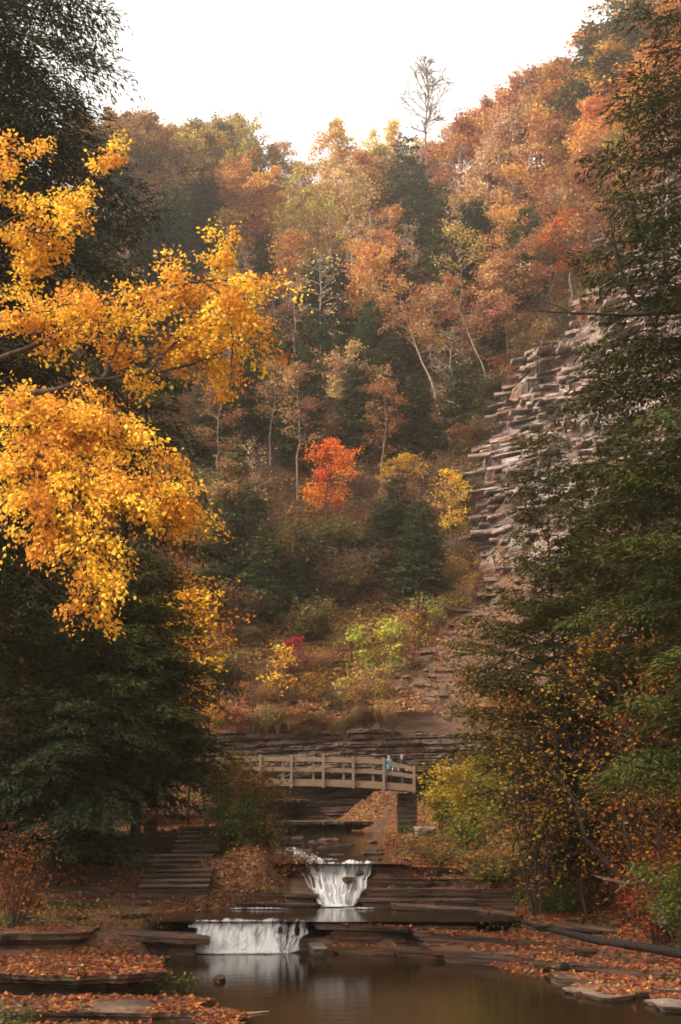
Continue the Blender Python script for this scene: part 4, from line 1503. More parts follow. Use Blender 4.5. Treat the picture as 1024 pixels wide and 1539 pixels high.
def choose(px, py):
    r = rng.random()
    if py < 350:
        if px < 300: opts = [('broad', GOLD, 'gold'), ('broad', (.3, .14, .05), 'brown'), ('conifer', DGREEN, 'dark green')]
        elif px < 480: opts = [('bare', PINK, 'grey'), ('thin', PINK, 'pinkish'), ('broad', GOLD, 'gold')]
        elif px < 640: opts = [('thin', PALE, 'pale yellow'), ('broad', GOLD, 'gold'), ('tall', PALE, 'pale yellow')]
        elif px < 820: opts = [('broad', PINK, 'pinkish'), ('broad', ORANGE, 'orange'), ('broad', RUST, 'rust')]
        else: opts = [('broad', ORANGE, 'orange'), ('broad', (.42, .2, .05), 'amber'), ('broad', RUST, 'rust')]
    elif py < 560:
        if px < 330: opts = [('conifer', DGREEN, 'dark green'), ('conifer', GREEN, 'green'), ('bare', PINK, 'grey')]
        elif px < 500: opts = [('thin', ORANGE, 'orange'), ('bare', PINK, 'grey'), ('layered', ORANGE, 'orange'), ('thin', PINK, 'pinkish'), ('thin', GOLD, 'gold'), ('conifer', DGREEN, 'dark green')]
        elif px < 720: opts = [('layered', ORANGE, 'orange'), ('thin', TAN, 'tan'), ('broad', ORANGE, 'orange'), ('conifer', GREEN, 'green'), ('thin', GOLD, 'gold'), ('bare', PINK, 'grey'), ('conifer', DGREEN, 'dark green')]
        else: opts = [('broad', RUST, 'rust'), ('thin', ORANGE, 'orange'), ('bare', PINK, 'grey'), ('broad', PINK, 'pinkish'), ('thin', GOLD, 'gold'), ('conifer', GREEN, 'green')]
    elif py < 760:
        if px < 480: opts = [('conifer', GREEN, 'green'), ('bare', TAN, 'grey'), ('brush', OLIVE, 'olive'), ('thin', RUST, 'rust')]
        else: opts = [('thin', RUST, 'rust'), ('layered', TAN, 'tan'), ('brush', BROWN, 'brown'), ('conifer', GREEN, 'green'), ('bush', OLIVE, 'olive')]
    elif py < 930:
        if px < 560: opts = [('bush', OLIVE, 'olive'), ('brush', BROWN, 'brown'), ('conifer', GREEN, 'green'), ('brush', TAN, 'tan'), ('conifer', DGREEN, 'dark green')]
        else: opts = [('bush', OLIVE, 'olive'), ('brush', BROWN, 'brown'), ('bush', (.08, .05, .022), 'dark brown'), ('conifer', DGREEN, 'dark green')]
    else:
        if px < 480: opts = [('bush', OLIVE, 'olive'), ('brush', BROWN, 'brown'), ('brush', RUST, 'rust')]
        else: opts = [('brush', (.4, .27, .05), 'golden'), ('brush', YGREEN, 'yellow-green'), ('brush', (.4, .18, .04), 'orange')]
    return opts[int(r * len(opts))]


row = 0
for py in list(range(120, 620, 46)) + list(range(625, 1060, 58)):
    px = 135 + (row % 2) * 28
    while px < 1030:
        qx, qy = px + rng.normal(0, 12), py + rng.normal(0, 14)
        px += 54 if py < 620 else 62
        if qx > np.interp(qy, CB_PY, CB_PX) - (8 if qy > 420 else -60):
            continue
        if 555 < py and qx < 300:
            continue
        p = hit(qx, qy)
        if p is None or p[1] > 215:
            continue
        kind, col, word = choose(qx, qy)
        if 425 < qx < 570 and 795 < qy < 980 and kind in ('conifer', 'bush', 'brush'):
            if qy < 840:
                continue        # keeps the lone red maple in the open
            kind, col, word = ('bush', OLIVE, 'olive') if rng.random() < .6 else ('brush', BROWN, 'brown')
        if qy > 930 and kind in ('bush', 'brush'):
            sc = rng.uniform(.42, .65)
        elif kind in ('bush', 'brush'):
            sc = rng.uniform(.8, 1.2)
        else:
            sc = rng.uniform(.72, 1.05) * (.85 if py > 560 else 1.0)
        band = 'on the skyline ridge' if py < 330 else 'high on the wooded slope' if py < 480 else 'halfway up the wooded slope' if py < 700 else 'low on the wooded slope' if py < 930 else 'just above the shale wall'
        plant(kind, p, sc, col, NAMES[kind], None, 'shrub' if kind in ('bush', 'brush') else 'tree', word=word, band=band)
    row += 1

def ridge_point(px):
    for q in range(20, 480, 5):
        p = hit(px, q)
        if p is not None and p[1] < 222:
            return p
    return None


for k, px in enumerate(range(140, 1010, 19)):
    p = ridge_point(px + rng.normal(0, 4))
    if p is None:
        continue
    if px < 280: kind, col, word = ('broad', GOLD, 'gold') if k % 3 else ('broad', (.3, .15, .05), 'brown')
    elif px < 400: kind, col, word = ('broad', GOLD, 'gold') if k % 3 else ('broad', (.33, .22, .06), 'olive-gold')
    elif px < 480: kind, col, word = ('thin', PINK, 'pinkish') if k % 2 else ('broad', (.3, .17, .08), 'tan')
    elif px < 560: kind, col, word = ('thin', PALE, 'pale yellow') if k % 2 else ('thin', TAN, 'tan')
    elif px < 650: kind, col, word = ('broad', (.33, .22, .06), 'olive-gold') if k % 2 else ('thin', PALE, 'pale yellow')
    elif px < 830: kind, col, word = ('broad', PINK, 'pinkish') if k % 2 else ('thin', ORANGE, 'orange')
    else: kind, col, word = ('broad', (.42, .2, .05), 'amber') if k % 2 else ('broad', ORANGE, 'orange')
    if px < 640:
        plant('bush', p + np.array([0, -.5, -.6]), rng.uniform(.9, 1.25), (OLIVE, TAN, PINK)[k % 3], 'shrub', None, 'shrub', word=('olive', 'tan', 'pinkish')[k % 3], band='under the trees of the ridge crest')
    plant(kind, p + np.array([0, -1.5 - 2 * rng.random(), -1.2]), rng.uniform(.55, .78), col, NAMES[kind], None, 'tree', word=word, band='along the crest of the ridge')

for k, q in enumerate(range(440, 1085, 13)):
    ex = float(np.interp(q, CB_PY, CB_PX)) + rng.normal(-2, 14)
    p = hit(ex, q)
    if p is None:
        continue
    if q > 880:
        col, word, kind = ((.48, .3, .06), 'golden', 'brush') if k % 3 else ((.42, .38, .07), 'yellow-green', 'brush')
        if k % 4 == 0: col, word = (.45, .2, .06), 'orange'
        sc = rng.uniform(.35, .6)
    elif q > 720:
        col, word, kind = ((.6, .36, .06), 'yellow', 'brush') if k % 2 else (BROWN, 'brown', 'brush')
        sc = rng.uniform(.4, .7)
    else:
        col, word, kind = (OLIVE, 'olive', 'bush') if k % 2 else (RUST, 'rust', 'bush') if k % 4 == 0 else (BROWN, 'brown', 'brush')
        sc = rng.uniform(.45, .85)
    plant(kind, p, sc, col, NAMES[kind], None, 'shrub', word=word, band='along the edge of the bare shale')
for k, qx in enumerate(range(362, 590, 14)):
    p = hit(qx + rng.normal(0, 4), 1078 + rng.normal(0, 9))
    col, word, kind = [((.4, .16, .06), 'orange', 'sapling'), (OLIVE, 'olive', 'brush'), (RUST, 'rust', 'brush'), ((.45, .34, .07), 'golden', 'sapling')][k % 4]
    plant(kind, p, rng.uniform(.25, .4) * (1.5 if kind == 'sapling' else 1), col, 'sapling' if kind == 'sapling' else 'twiggy_shrub', None, 'shrub', word=word, band='hanging over the shale wall')
for k, xx in enumerate(np.arange(-10, 4.5, .62)):
    xx = xx + rng.normal(0, .25)
    col, word, kind = [(OLIVE, 'olive', 'brush'), ((.36, .15, .05), 'orange', 'brush'), (RUST, 'rust', 'bush'), ((.4, .28, .06), 'golden', 'brush'), (BROWN, 'brown', 'bush')][int(rng.integers(0, 5))]
    plant(kind, (xx, 103.3 + rng.uniform(-.3, .9), 9.2 + rng.uniform(-.3, .5)), rng.uniform(.22, .42), col, 'shrub', None, 'shrub', word=word, band='on the lip of the shale wall')
for k in range(16):
    qx, qy = rng.uniform(720, 960), rng.uniform(470, 780)
    if qx < np.interp(qy, CB_PY, CB_PX) + 15:
        continue
    p = hit(qx, qy)
    if p is None:
        continue
    col, word = (OLIVE, 'olive') if k % 2 else ((.3, .16, .06), 'brown')
    plant('bush' if k % 2 else 'brush', p + np.array([0, -.6, .6]), rng.uniform(.18, .34), col, 'shrub', None, 'shrub', word=word, band='rooted in the joints of the cliff')

ORD = ['first', 'second', 'third', 'fourth', 'fifth', 'sixth', 'seventh', 'eighth', 'ninth', 'tenth', 'eleventh', 'twelfth', 'thirteenth', 'fourteenth', 'fifteenth', 'sixteenth', 'seventeenth', 'eighteenth', 'nineteenth', 'twentieth', 'twenty-first', 'twenty-second', 'twenty-third', 'twenty-fourth']
fam = {}
for o, name, word, band, s_ in TREES:
    fam.setdefault((word, name, band), []).append((s_[0], o))
for (word, name, band), lst in fam.items():
    lst.sort(key=lambda q: q[0])
    nm = name.replace('_', ' ')
    for k, (sx, o) in enumerate(lst):
        if len(lst) == 1:
            o['label'] = f'only {word} {nm} of its colour {band}'
        else:
            o['label'] = f'{word} {nm}, {ORD[min(k, 23)]} from left of those {band}'
        o['group'] = f'{word} {nm}s {band}'
print('hillside trees', len(TREES))

# ------------------------------------------------------------------ near hemlocks and cedars
def near_conifer(seed, loc, label, color, rz=0., bark=(.045, .033, .026), **kw):
    tg, cg = conifer(seed, **kw)
    o = thing('hemlock_tree', label, 'tree', loc, rz)
    obj('trunk', tg.mesh('trunk', [M_BARK], True), o, bark)
    obj('crown', cg.mesh('crown', [M_NEEDLE]), o, color)
    print('needles', label[:30], cg.n // 4)
    return o


fine = dict(card=(.2, .05), lat=.13, csp=.05, minr=.008, latf=.5)
G1, G2, G3 = (.042, .045, .016), (.05, .053, .014), (.032, .031, .012)
near_conifer(401, (-11.6, 36, 1.5), 'towering dark hemlock with drooping boughs at the top left', G1, H=38, R=6.2, cb=.2, nb=330, blunt=2.0, e=.6, droop=.42, rise=.1, tr=.42, card=(.2, .045), lat=.15, csp=.06, minr=.01, keep=.9, latf=.5)
near_conifer(402, (-9.2, 60, 3.6), 'tall dark hemlock standing behind the yellow maple', G1, H=27, R=4.0, cb=.05, nb=150, blunt=1.6, e=.7, droop=.3, tr=.3, card=(.34, .1), lat=.2, csp=.1, minr=.012, latf=.5)
near_conifer(403, (-7.2, 50, 2.6), 'dark green hemlock above the stone steps', G2, H=10.5, R=3.0, cb=.27, nb=170, blunt=1.5, e=.75, droop=.3, tr=.2, **fine)
near_conifer(404, (-8.8, 51, 2.6), 'shadowy hemlock in the middle of the left bank group', G3, H=11.5, R=3.0, cb=.18, nb=170, blunt=1.5, e=.75, droop=.3, tr=.2, **fine)
near_conifer(405, (-11.0, 48, 2.2), 'shadowy hemlock at the left edge of the bank group', G3, H=12, R=3.2, cb=.08, nb=170, blunt=1.5, e=.75, droop=.3, tr=.2, **fine)
near_conifer(406, (-9.2, 46.8, 1.6), 'low bluish hemlock bough mass over the shaded path', (.04, .05, .022), H=6.2, R=2.8, cb=.25, nb=60, blunt=2.2, e=.7, droop=.35, tr=.13, **fine)
near_conifer(407, (9.6, 34, 2.6), 'big ragged hemlock leaning in from the right frame edge', G2, H=25, R=4.2, cb=.08, nb=150, blunt=1.7, e=.6, droop=.2, rise=.12, tr=.3, keep=.85, card=(.2, .05), lat=.13, csp=.05, minr=.01, latf=.5)
near_conifer(408, (7.3, 46, 2.0), 'loose-branched cedar with a forked tip before the cliff', (.068, .066, .017), H=14.6, R=2.9, cb=.14, nb=140, blunt=1.6, e=.65, droop=.1, rise=.25, tr=.07, keep=.85, **fine)
near_conifer(409, (10.1, 49, 3.2), 'bushy dark cedar between the forked cedar and the right hemlock', G2, H=15, R=3.3, cb=.12, nb=150, blunt=1.6, e=.65, droop=.15, rise=.2, tr=.08, keep=.85, **fine)
near_conifer(410, (7.6, 44, 2.4), 'dark low hemlock in shadow on the right bank', G3, H=6.5, R=1.9, cb=.06, nb=64, blunt=1.6, e=.7, droop=.25, tr=.1, **fine)

# dead limb across the cliff
dl_t = Geo()
dl_t.tube([at(*q) for q in ((1075, 462, 33.6), (985, 470, 33), (945, 474, 32.8), (900, 472, 32.6), (850, 470, 32.5), (800, 467, 32.4))], [.085, .07, .055, .04, .025, .012], 7)
dl_t.tube([at(*q) for q in ((985, 470, 33), (955, 452, 32.9), (940, 430, 32.8), (928, 385, 32.7), (920, 345, 32.6), (911, 290, 32.5))], [.06, .055, .045, .035, .022, .01], 7)
dl_t.tube([at(*q) for q in ((925, 372, 32.7), (905, 340, 32.7), (893, 320, 32.7))], [.02, .012, .006], 5)
dl_t.tube([at(*q) for q in ((860, 471, 32.5), (838, 460, 32.5), (815, 452, 32.5))], [.018, .012, .006], 5)
dl_t.tube([at(*q) for q in ((1120, 470, 34.0), (1075, 462, 33.6))], [.1, .085], 7)
o = tag(obj('dead_branch', dl_t.mesh('dead_branch', [M_BARK], True), None, (.03, .022, .018)), 'black dead forked branch reaching across the pale cliff', 'branch')

# ------------------------------------------------------------------ the yellow maple
def yellow_maple():
    rg = np.random.default_rng(900)
    t = thing('maple_tree', 'large golden yellow maple arching in from the left edge', 'tree', (-8.6, 25, 1.2))
    tg, cg = Geo(), Geo()
    base = np.array([-8.6, 25, 1.2])
    TP = np.array([[0, 0, -1.0], [.1, .1, 2.5], [-.1, 0, 6], [.1, .1, 10], [0, 0, 13.5], [-.1, .1, 16.5], [.1, 0, 18.5]])
    tg.tube(TP, [.34, .27, .24, .2, .14, .08, .03], 9)
    limbs = [
        # points (px, py, Y), root radius, droop, number of sprays, spray length
        ([(-130, 650, 25), (-40, 622, 24.6), (33, 595, 24.2), (98, 581, 24.2), (156, 569, 24.4), (262, 557, 24.8), (335, 530, 25)], .085, 30, .75, .45),
        ([(156, 569, 24.4), (180, 503, 24.5), (235, 452, 24.6), (300, 418, 24.8), (372, 425, 25)], .045, 46, .95, .1),
        ([(-130, 600, 25), (0, 538, 24.8), (82, 507, 24.8), (131, 487, 24.9), (205, 455, 25.2), (285, 442, 25.4), (350, 458, 25.5), (384, 500, 25.6)], .06, 60, .95, .2),
        ([(82, 507, 24.8), (112, 462, 24.9), (132, 424, 25)], .025, 14, .6, .2),
        ([(220, 560, 24.6), (262, 515, 24.8), (318, 482, 25), (362, 520, 25.2)], .03, 34, .8, .1),
        ([(285, 442, 25.4), (330, 400, 25.6), (345, 370, 25.7)], .02, 12, .5, .2),
        ([(300, 418, 24.8), (345, 450, 24.8), (352, 520, 24.9), (345, 585, 25)], .02, 16, .45, .3),
        ([(-130, 420, 25), (0, 338, 24.8), (45, 318, 24.9), (92, 300, 25), (142, 262, 25.2), (168, 228, 25.3)], .045, 30, .6, .2),
        ([(-130, 380, 25), (-20, 290, 25), (12, 250, 25.2), (28, 222, 25.3)], .03, 26, .6, .1),
        ([(0, 338, 24.8), (60, 352, 24.6), (95, 345, 24.6), (118, 330, 24.7)], .022, 16, .5, .3),
        ([(-130, 520, 25), (-20, 450, 25), (30, 425, 25.2), (60, 385, 25.3)], .035, 26, .7, .2),
        ([(-130, 500, 25), (-10, 480, 24.4), (60, 470, 24.2), (110, 455, 24.2)], .03, 24, .7, .2),
        ([(-130, 640, 25), (0, 655, 24), (53, 680, 23.6), (120, 716, 23.5), (190, 735, 23.5), (255, 755, 23.6)], .045, 60, .85, .25),
        ([(-130, 630, 25), (20, 612, 24.4), (110, 612, 24), (178, 634, 23.9), (240, 686, 24)], .04, 50, .85, .3),
        ([(-130, 690, 25), (10, 735, 23.6), (85, 765, 23.2), (148, 800, 23.1), (182, 858, 23.1)], .035, 34, .65, .3),
        ([(-130, 660, 25), (20, 690, 23.4), (52, 745, 23), (66, 812, 23)], .03, 30, .6, .4),
        ([(120, 716, 23.5), (185, 712, 23.8), (235, 735, 24), (265, 778, 24.1)], .02, 30, .75, .2),
        ([(85, 765, 23.2), (132, 850, 23), (150, 915, 23)], .015, 14, .45, .4),
        ([(-130, 660, 25), (-20, 640, 24.2), (60, 640, 24.1), (120, 655, 24.2)], .03, 34, .85, .3),
        ([(53, 680, 23.6), (100, 700, 23.3), (130, 760, 23.2)], .02, 24, .7, .3),
    ]
    lp, ld, lc = [], [], []
    for pts, r0, ns, sl, hang in limbs:
        P = np.array([at(*q) for q in pts]) - base
        # smooth resample
        u = np.linspace(0, len(P) - 1, len(P) * 5)
        Q = np.stack([np.interp(u, np.arange(len(P)), P[:, c]) for c in range(3)], 1)
        for _ in range(3):
            Q[1:-1] = (Q[:-2] + 2 * Q[1:-1] + Q[2:]) / 4
        Q[1:-1] += rg.normal(0, .012, Q[1:-1].shape)
        tg.tube(Q, np.linspace(r0, max(.008, r0 * .18), len(Q)), 7)
        if pts[0][0] < -100:    # join to the trunk
            zt = max(.5, Q[0][2] - 1.0)
            tg.tube(np.array([[0, 0, zt], Q[0] * .5 + np.array([0, 0, zt]) * .5 + [0, 0, .1], Q[0]]), [r0 * 1.4, r0 * 1.15, r0], 7, cap=False)
        m = len(Q)
        for k in range(int(ns * .62)):
            f = rg.uniform(.18 if pts[0][0] < -100 else .08, 1.0)
            q = f * (m - 1)
            i = min(int(q), m - 2)
            p0 = Q[i] + (Q[i + 1] - Q[i]) * (q - i)
            tan = unit(Q[i + 1] - Q[i])
            side = rg.normal(0, 1, 3) * np.array([1, 1, .35])
            d = unit(tan * .8 + side * .8 + np.array([0, 0, .12]))
            L = sl * 1.08 * rg.uniform(.4, 1.3)
            s = np.linspace(0, 1, 6)
            S = p0 + d * (s * L)[:, None]
            S[:, 2] -= hang * L * s ** 2 * 1.2
            S[1:] += rg.normal(0, .02, (5, 3))
            tg.tube(S, np.linspace(.009, .003, 6), 3, cap=False)
            cl = rg.random()
            # twigs carrying leaves, mostly in the flat of the spray
            sd = unit(np.cross(d, [0, 0, 1.0]))
            for w_ in range(9):
                ff = rg.uniform(.15, 1)
                j = min(int(ff * 5), 4)
                b0 = S[j] + (S[j + 1] - S[j]) * (ff * 5 - j)
                tl = L * rg.uniform(.15, .42)
                td = unit(d * .7 + sd * rg.choice([-1, 1]) * .8 + rg.normal(0, .2, 3) + np.array([0, 0, -hang * .7]))
                n = 12
                a_ = rg.uniform(0, 1, n)
                pos = b0 + td * (a_ * tl)[:, None] + rg.normal(0, .085, (n, 3))
                pos[:, 2] -= .1 * tl * a_
                dd = td + rg.normal(0, .55, (n, 3))
                dd[:, 2] -= .35 + hang * .6
                lp.append(pos); ld.append(dd); lc.append(np.full(n, cl))
    P, D, CL = np.concatenate(lp), np.concatenate(ld), np.concatenate(lc)
    n = len(P)
    N = rg.normal(0, .75, (n, 3)); N[:, 2] += .7; N[:, 1] -= .3
    L = .066 * rg.uniform(.5, 1.5, n)
    cg.leaves(P, D, N, L, L * .72, 0, rg.random(n), CL, fold=.2, full=True)
    print('maple leaves', n)
    obj('trunk', tg.mesh('trunk', [M_BARK], True), t, (.075, .052, .04))
    obj('crown', cg.mesh('crown', [M_YELLOW]), t, (.76, .42, .06))


M_YELLOW = leaf_material('maple_leaf', 0.5, hue=0.05, var=.7)
yellow_maple()

# ------------------------------------------------------------------ near shrubs and saplings
def near_shrub(seed, px, py, Y, label, color, bark=(.07, .05, .04), name='shrub', cat='shrub', z=None, kind='shrub', **kw):
    if kind == 'shrub':
        tg, cg = shrub(seed, **kw)
    else:
        tg, cg = broadleaf(seed, **kw)
    p = at(px, py, Y)
    zz = float(ground(p[0], p[1])) if z is None else z
    o = thing(name, label, cat, (p[0], p[1], zz - .05), 0)
    obj('stems' if kind == 'shrub' else 'trunk', tg.mesh('trunk', [M_BARK], True), o, bark)
    obj('foliage' if kind == 'shrub' else 'crown', cg.mesh('crown', [M_LEAF]), o, color)
    return o


near_shrub(501, 338, 1275, 66, 'rust and green bush hiding the left end of the bridge', (.15, .1, .03), H=2.5, R=1.5, ns=14, nleaf=4200, ls=.16, sig=.26)
near_shrub(502, 378, 1275, 64, 'narrow orange-tinged bush in front of the left bridge end', (.27, .11, .03), H=1.9, R=.6, ns=9, nleaf=1500, ls=.14, sig=.18)
near_shrub(503, 345, 1330, 49, 'green bush at the right side of the stone steps', (.085, .1, .025), H=1.9, R=1.3, ns=12, nleaf=2600, ls=.1, sig=.18)
near_shrub(504, 385, 1300, 53, 'brown twiggy bush above the leaf mound beside the steps', (.13, .075, .03), H=2.4, R=1.4, ns=14, nleaf=2200, ls=.1, sig=.22)
near_shrub(505, 712, 1250, 68, 'mustard yellow-green shrub beside the bridge pier', (.42, .3, .035), H=3.8, R=1.7, ns=16, nleaf=4600, ls=.16, sig=.24)
near_shrub(506, 750, 1245, 62, 'taller yellow-green shrub behind the overhanging shale band', (.27, .22, .03), H=4.2, R=1.8, ns=13, nleaf=3000, ls=.15, sig=.24)
near_shrub(507, 668, 1240, 72, 'olive shrub end nearest the footbridge', (.3, .23, .035), H=2.7, R=.9, ns=10, nleaf=1800, ls=.15, sig=.22)
near_shrub(508, 1015, 1230, 36, 'fresh green shrub at the right frame edge', (.14, .17, .03), H=2.6, R=1.0, ns=12, nleaf=2600, ls=.09, sig=.16)
near_shrub(509, 700, 1295, 56, 'low green plant on the bank below the yellow shrubs', (.12, .13, .025), H=1.2, R=1.0, ns=10, nleaf=1600, ls=.1, sig=.16)
near_shrub(510, 835, 1360, 44, 'bright green fern clump on the leaf-strewn right bank', (.13, .17, .03), H=.75, R=.9, ns=14, nleaf=1800, ls=.08, sig=.12)
near_shrub(511, 20, 1370, 41, 'low green weed clump on the left terrace', (.13, .13, .035), H=.7, R=.9, ns=10, nleaf=900, ls=.08, sig=.12)
near_shrub(512, 5, 1540, 25, 'green weeds in the bottom left corner', (.1, .12, .03), H=.55, R=.5, ns=10, nleaf=700, ls=.07, sig=.1)
near_shrub(513, 255, 1480, 32, 'thin grassy tuft on the pool edge beside the slab', (.11, .11, .03), H=.5, R=.55, ns=12, nleaf=500, ls=.09, sig=.1)
near_shrub(514, 25, 1260, 41, 'rusty red bush at the left frame edge', (.24, .07, .025), H=3.2, R=1.3, ns=12, nleaf=1300, ls=.1, sig=.25)
near_shrub(515, 320, 1085, 56, 'bright amber young tree beside the dark hemlock', (.62, .28, .03), kind='tree', name='maple_tree', cat='tree', H=9.5, cb=.45, R=1.5, nl=16, nleaf=1300, ls=.19, tr=.06, sig=.22, minr=.012)
near_shrub(516, 285, 1000, 58, 'slender amber tree rising behind the dark hemlock', (.5, .22, .035), kind='tree', name='maple_tree', cat='tree', H=13.5, cb=.45, R=1.6, nl=18, nleaf=1500, ls=.19, tr=.07, sig=.25, minr=.012)
# thin-leaved trees of the right bank
SP = dict(kind='tree', name='young_tree', cat='tree', minr=.01, wander=.12)
near_shrub(520, 800, 1290, 43, 'leafy orange-brown young tree left of the leaning stem', (.34, .14, .03), H=6.5, cb=.2, R=1.7, nl=18, nleaf=900, ls=.12, tr=.05, sig=.2, **SP)
near_shrub(521, 880, 1310, 43, 'sparse golden young tree in front of the dark right hemlock', (.5, .27, .04), H=8.0, cb=.2, R=1.9, nl=22, nleaf=950, ls=.12, tr=.05, sig=.2, **SP)
near_shrub(522, 960, 1310, 40, 'sparse amber-spotted young tree near the right frame edge', (.5, .24, .04), H=9.0, cb=.2, R=2.0, nl=24, nleaf=1000, ls=.12, tr=.06, sig=.22, **SP)
near_shrub(523, 1010, 1330, 38, 'russet young tree at the right frame edge', (.36, .12, .03), H=7.5, cb=.15, R=1.8, nl=20, nleaf=1300, ls=.11, tr=.05, sig=.22, **SP)
near_shrub(524, 765, 1240, 48, 'pale brown twiggy tree above the yellow shrubs', (.3, .15, .04), H=8.0, cb=.2, R=1.9, nl=20, nleaf=1300, ls=.14, tr=.05, sig=.24, **SP)
near_shrub(525, 845, 1200, 52, 'lime yellow sapling glowing in the shade of the cedars', (.42, .38, .04), H=6.0, cb=.55, R=.7, nl=10, nleaf=500, ls=.13, tr=.04, sig=.16, **SP)
near_shrub(526, 985, 1340, 37, 'reddish shrub on the steep right bank', (.3, .08, .025), H=1.8, R=1.2, ns=12, nleaf=1200, ls=.1, sig=.2)

near_conifer(411, (13.5, 62, 5.0), 'tall dark hemlock behind the cedars on the right slope', G3, H=16, R=3.4, cb=.05, nb=140, blunt=1.6, e=.7, droop=.3, tr=.2, card=(.3, .09), lat=.2, csp=.1, minr=.012, latf=.5)
near_conifer(412, (10.4, 58, 3.6), 'dim hemlock between the two cedars further back', G3, H=12, R=2.9, cb=.05, nb=130, blunt=1.6, e=.7, droop=.3, tr=.16, card=(.28, .08), lat=.2, csp=.1, minr=.012, latf=.5)
near_conifer(413, (16.5, 64, 7.0), 'dark hemlock far back at the right frame edge', G1, H=17, R=3.6, cb=.05, nb=140, blunt=1.6, e=.7, droop=.3, tr=.2, card=(.3, .09), lat=.2, csp=.1, minr=.012, latf=.5)
near_shrub(530, 790, 1180, 60, 'olive-brown thicket under the forked cedar', (.2, .13, .045), H=5.5, R=2.0, ns=18, nleaf=3400, ls=.16, sig=.3)
near_shrub(531, 875, 1190, 54, 'dark brown thicket under the bushy cedar', (.12, .075, .03), H=5.0, R=2.0, ns=18, nleaf=3600, ls=.15, sig=.3)
near_shrub(532, 950, 1200, 50, 'brown thicket with golden leaves under the right hemlock', (.26, .15, .035), H=5.5, R=2.0, ns=18, nleaf=3000, ls=.14, sig=.3)
near_shrub(533, 1015, 1190, 46, 'amber-brown thicket at the right frame edge', (.3, .15, .035), H=5.5, R=1.9, ns=18, nleaf=2600, ls=.13, sig=.3)
near_shrub(534, 770, 1235, 55, 'moss-green thicket behind the overhanging shale band', (.17, .16, .035), H=3.0, R=1.6, ns=14, nleaf=2400, ls=.13, sig=.24)
near_shrub(535, 915, 1290, 44, 'low russet brush around the foot of the leaning bare stem', (.24, .1, .03), H=1.6, R=1.5, ns=16, nleaf=1600, ls=.1, sig=.22)
near_shrub(536, 745, 1330, 47, 'yellowish-green low brush on the grassy bank', (.2, .17, .04), H=.8, R=1.2, ns=16, nleaf=1500, ls=.09, sig=.15)
near_shrub(537, 660, 1330, 49, 'rusty low brush beside the ledges of the upper waterfall', (.22, .13, .04), H=.8, R=.9, ns=14, nleaf=900, ls=.09, sig=.14)
near_shrub(538, 440, 1335, 47.6, 'rust-coloured low brush on the mound left of the upper waterfall', (.22, .09, .03), H=.7, R=.9, ns=14, nleaf=900, ls=.09, sig=.14)
near_shrub(539, 395, 1320, 49.5, 'olive low brush on the crown of the mound', (.15, .12, .035), H=1.1, R=1.0, ns=14, nleaf=1300, ls=.09, sig=.16)
near_shrub(540, 815, 1000, 64, 'tan twiggy tree in front of the bare scree', (.35, .19, .06), kind='tree', name='young_tree', cat='tree', H=9, cb=.2, R=2.0, nl=20, nleaf=1100, ls=.15, tr=.06, sig=.26, minr=.012, z=4.0)
near_shrub(541, 905, 960, 60, 'golden spotted young tree deep among the cedars', (.55, .32, .05), kind='tree', name='young_tree', cat='tree', H=11, cb=.3, R=2.0, nl=22, nleaf=700, ls=.15, tr=.06, sig=.26, minr=.012, z=4.5)
near_shrub(542, 980, 940, 52, 'orange spotted young tree beside the big right hemlock', (.55, .25, .05), kind='tree', name='young_tree', cat='tree', H=11, cb=.3, R=2.0, nl=22, nleaf=800, ls=.14, tr=.06, sig=.26, minr=.012, z=4.0)

near_shrub(550, 840, 1290, 46, 'ochre brush left of the leaning bare stem', (.34, .2, .045), H=2.6, R=1.5, ns=16, nleaf=1200, ls=.11, sig=.24)
near_shrub(551, 905, 1240, 46, 'copper-coloured brush behind the leaning bare stem', (.34, .13, .035), H=3.6, R=1.6, ns=18, nleaf=1400, ls=.12, sig=.26)
near_shrub(552, 970, 1270, 41, 'rust-red brush on the steep bank near the right frame edge', (.32, .09, .03), H=3.0, R=1.5, ns=16, nleaf=2000, ls=.1, sig=.24)
near_shrub(553, 800, 1110, 42.5, 'yellow-brown tall brush against the forked cedar', (.36, .22, .045), H=5.0, R=1.4, ns=18, nleaf=900, ls=.13, sig=.26)
near_shrub(554, 930, 1080, 42, 'ochre tall brush against the bushy cedar', (.38, .22, .05), H=5.6, R=1.6, ns=18, nleaf=900, ls=.13, sig=.28)

# curved leaning stem on the right bank
ls_ = Geo()
ls_.tube([at(*q) for q in ((945, 1322, 39.5), (915, 1300, 39.6), (880, 1262, 39.8), (868, 1210, 40), (850, 1182, 40.2), (815, 1150, 40.5), (790, 1105, 40.8), (775, 1060, 41))], [.085, .075, .065, .05, .045, .035, .022, .01], 7)
ls_.tube([at(*q) for q in ((850, 1182, 40.2), (835, 1140, 40.2), (838, 1090, 40.2))], [.03, .02, .008], 5)
ls_.tube([at(*q) for q in ((868, 1210, 40), (905, 1180, 40), (925, 1130, 39.9))], [.03, .02, .008], 5)
ls_.tube([at(*q) for q in ((880, 1262, 39.8), (850, 1255, 39.6), (820, 1225, 39.6))], [.025, .018, .006], 5)
tag(obj('bare_tree', ls_.mesh('leaning_trunk', [M_BARK], True), None, (.04, .028, .022)), 'dark curved leafless stem leaning over the right bank', 'tree')

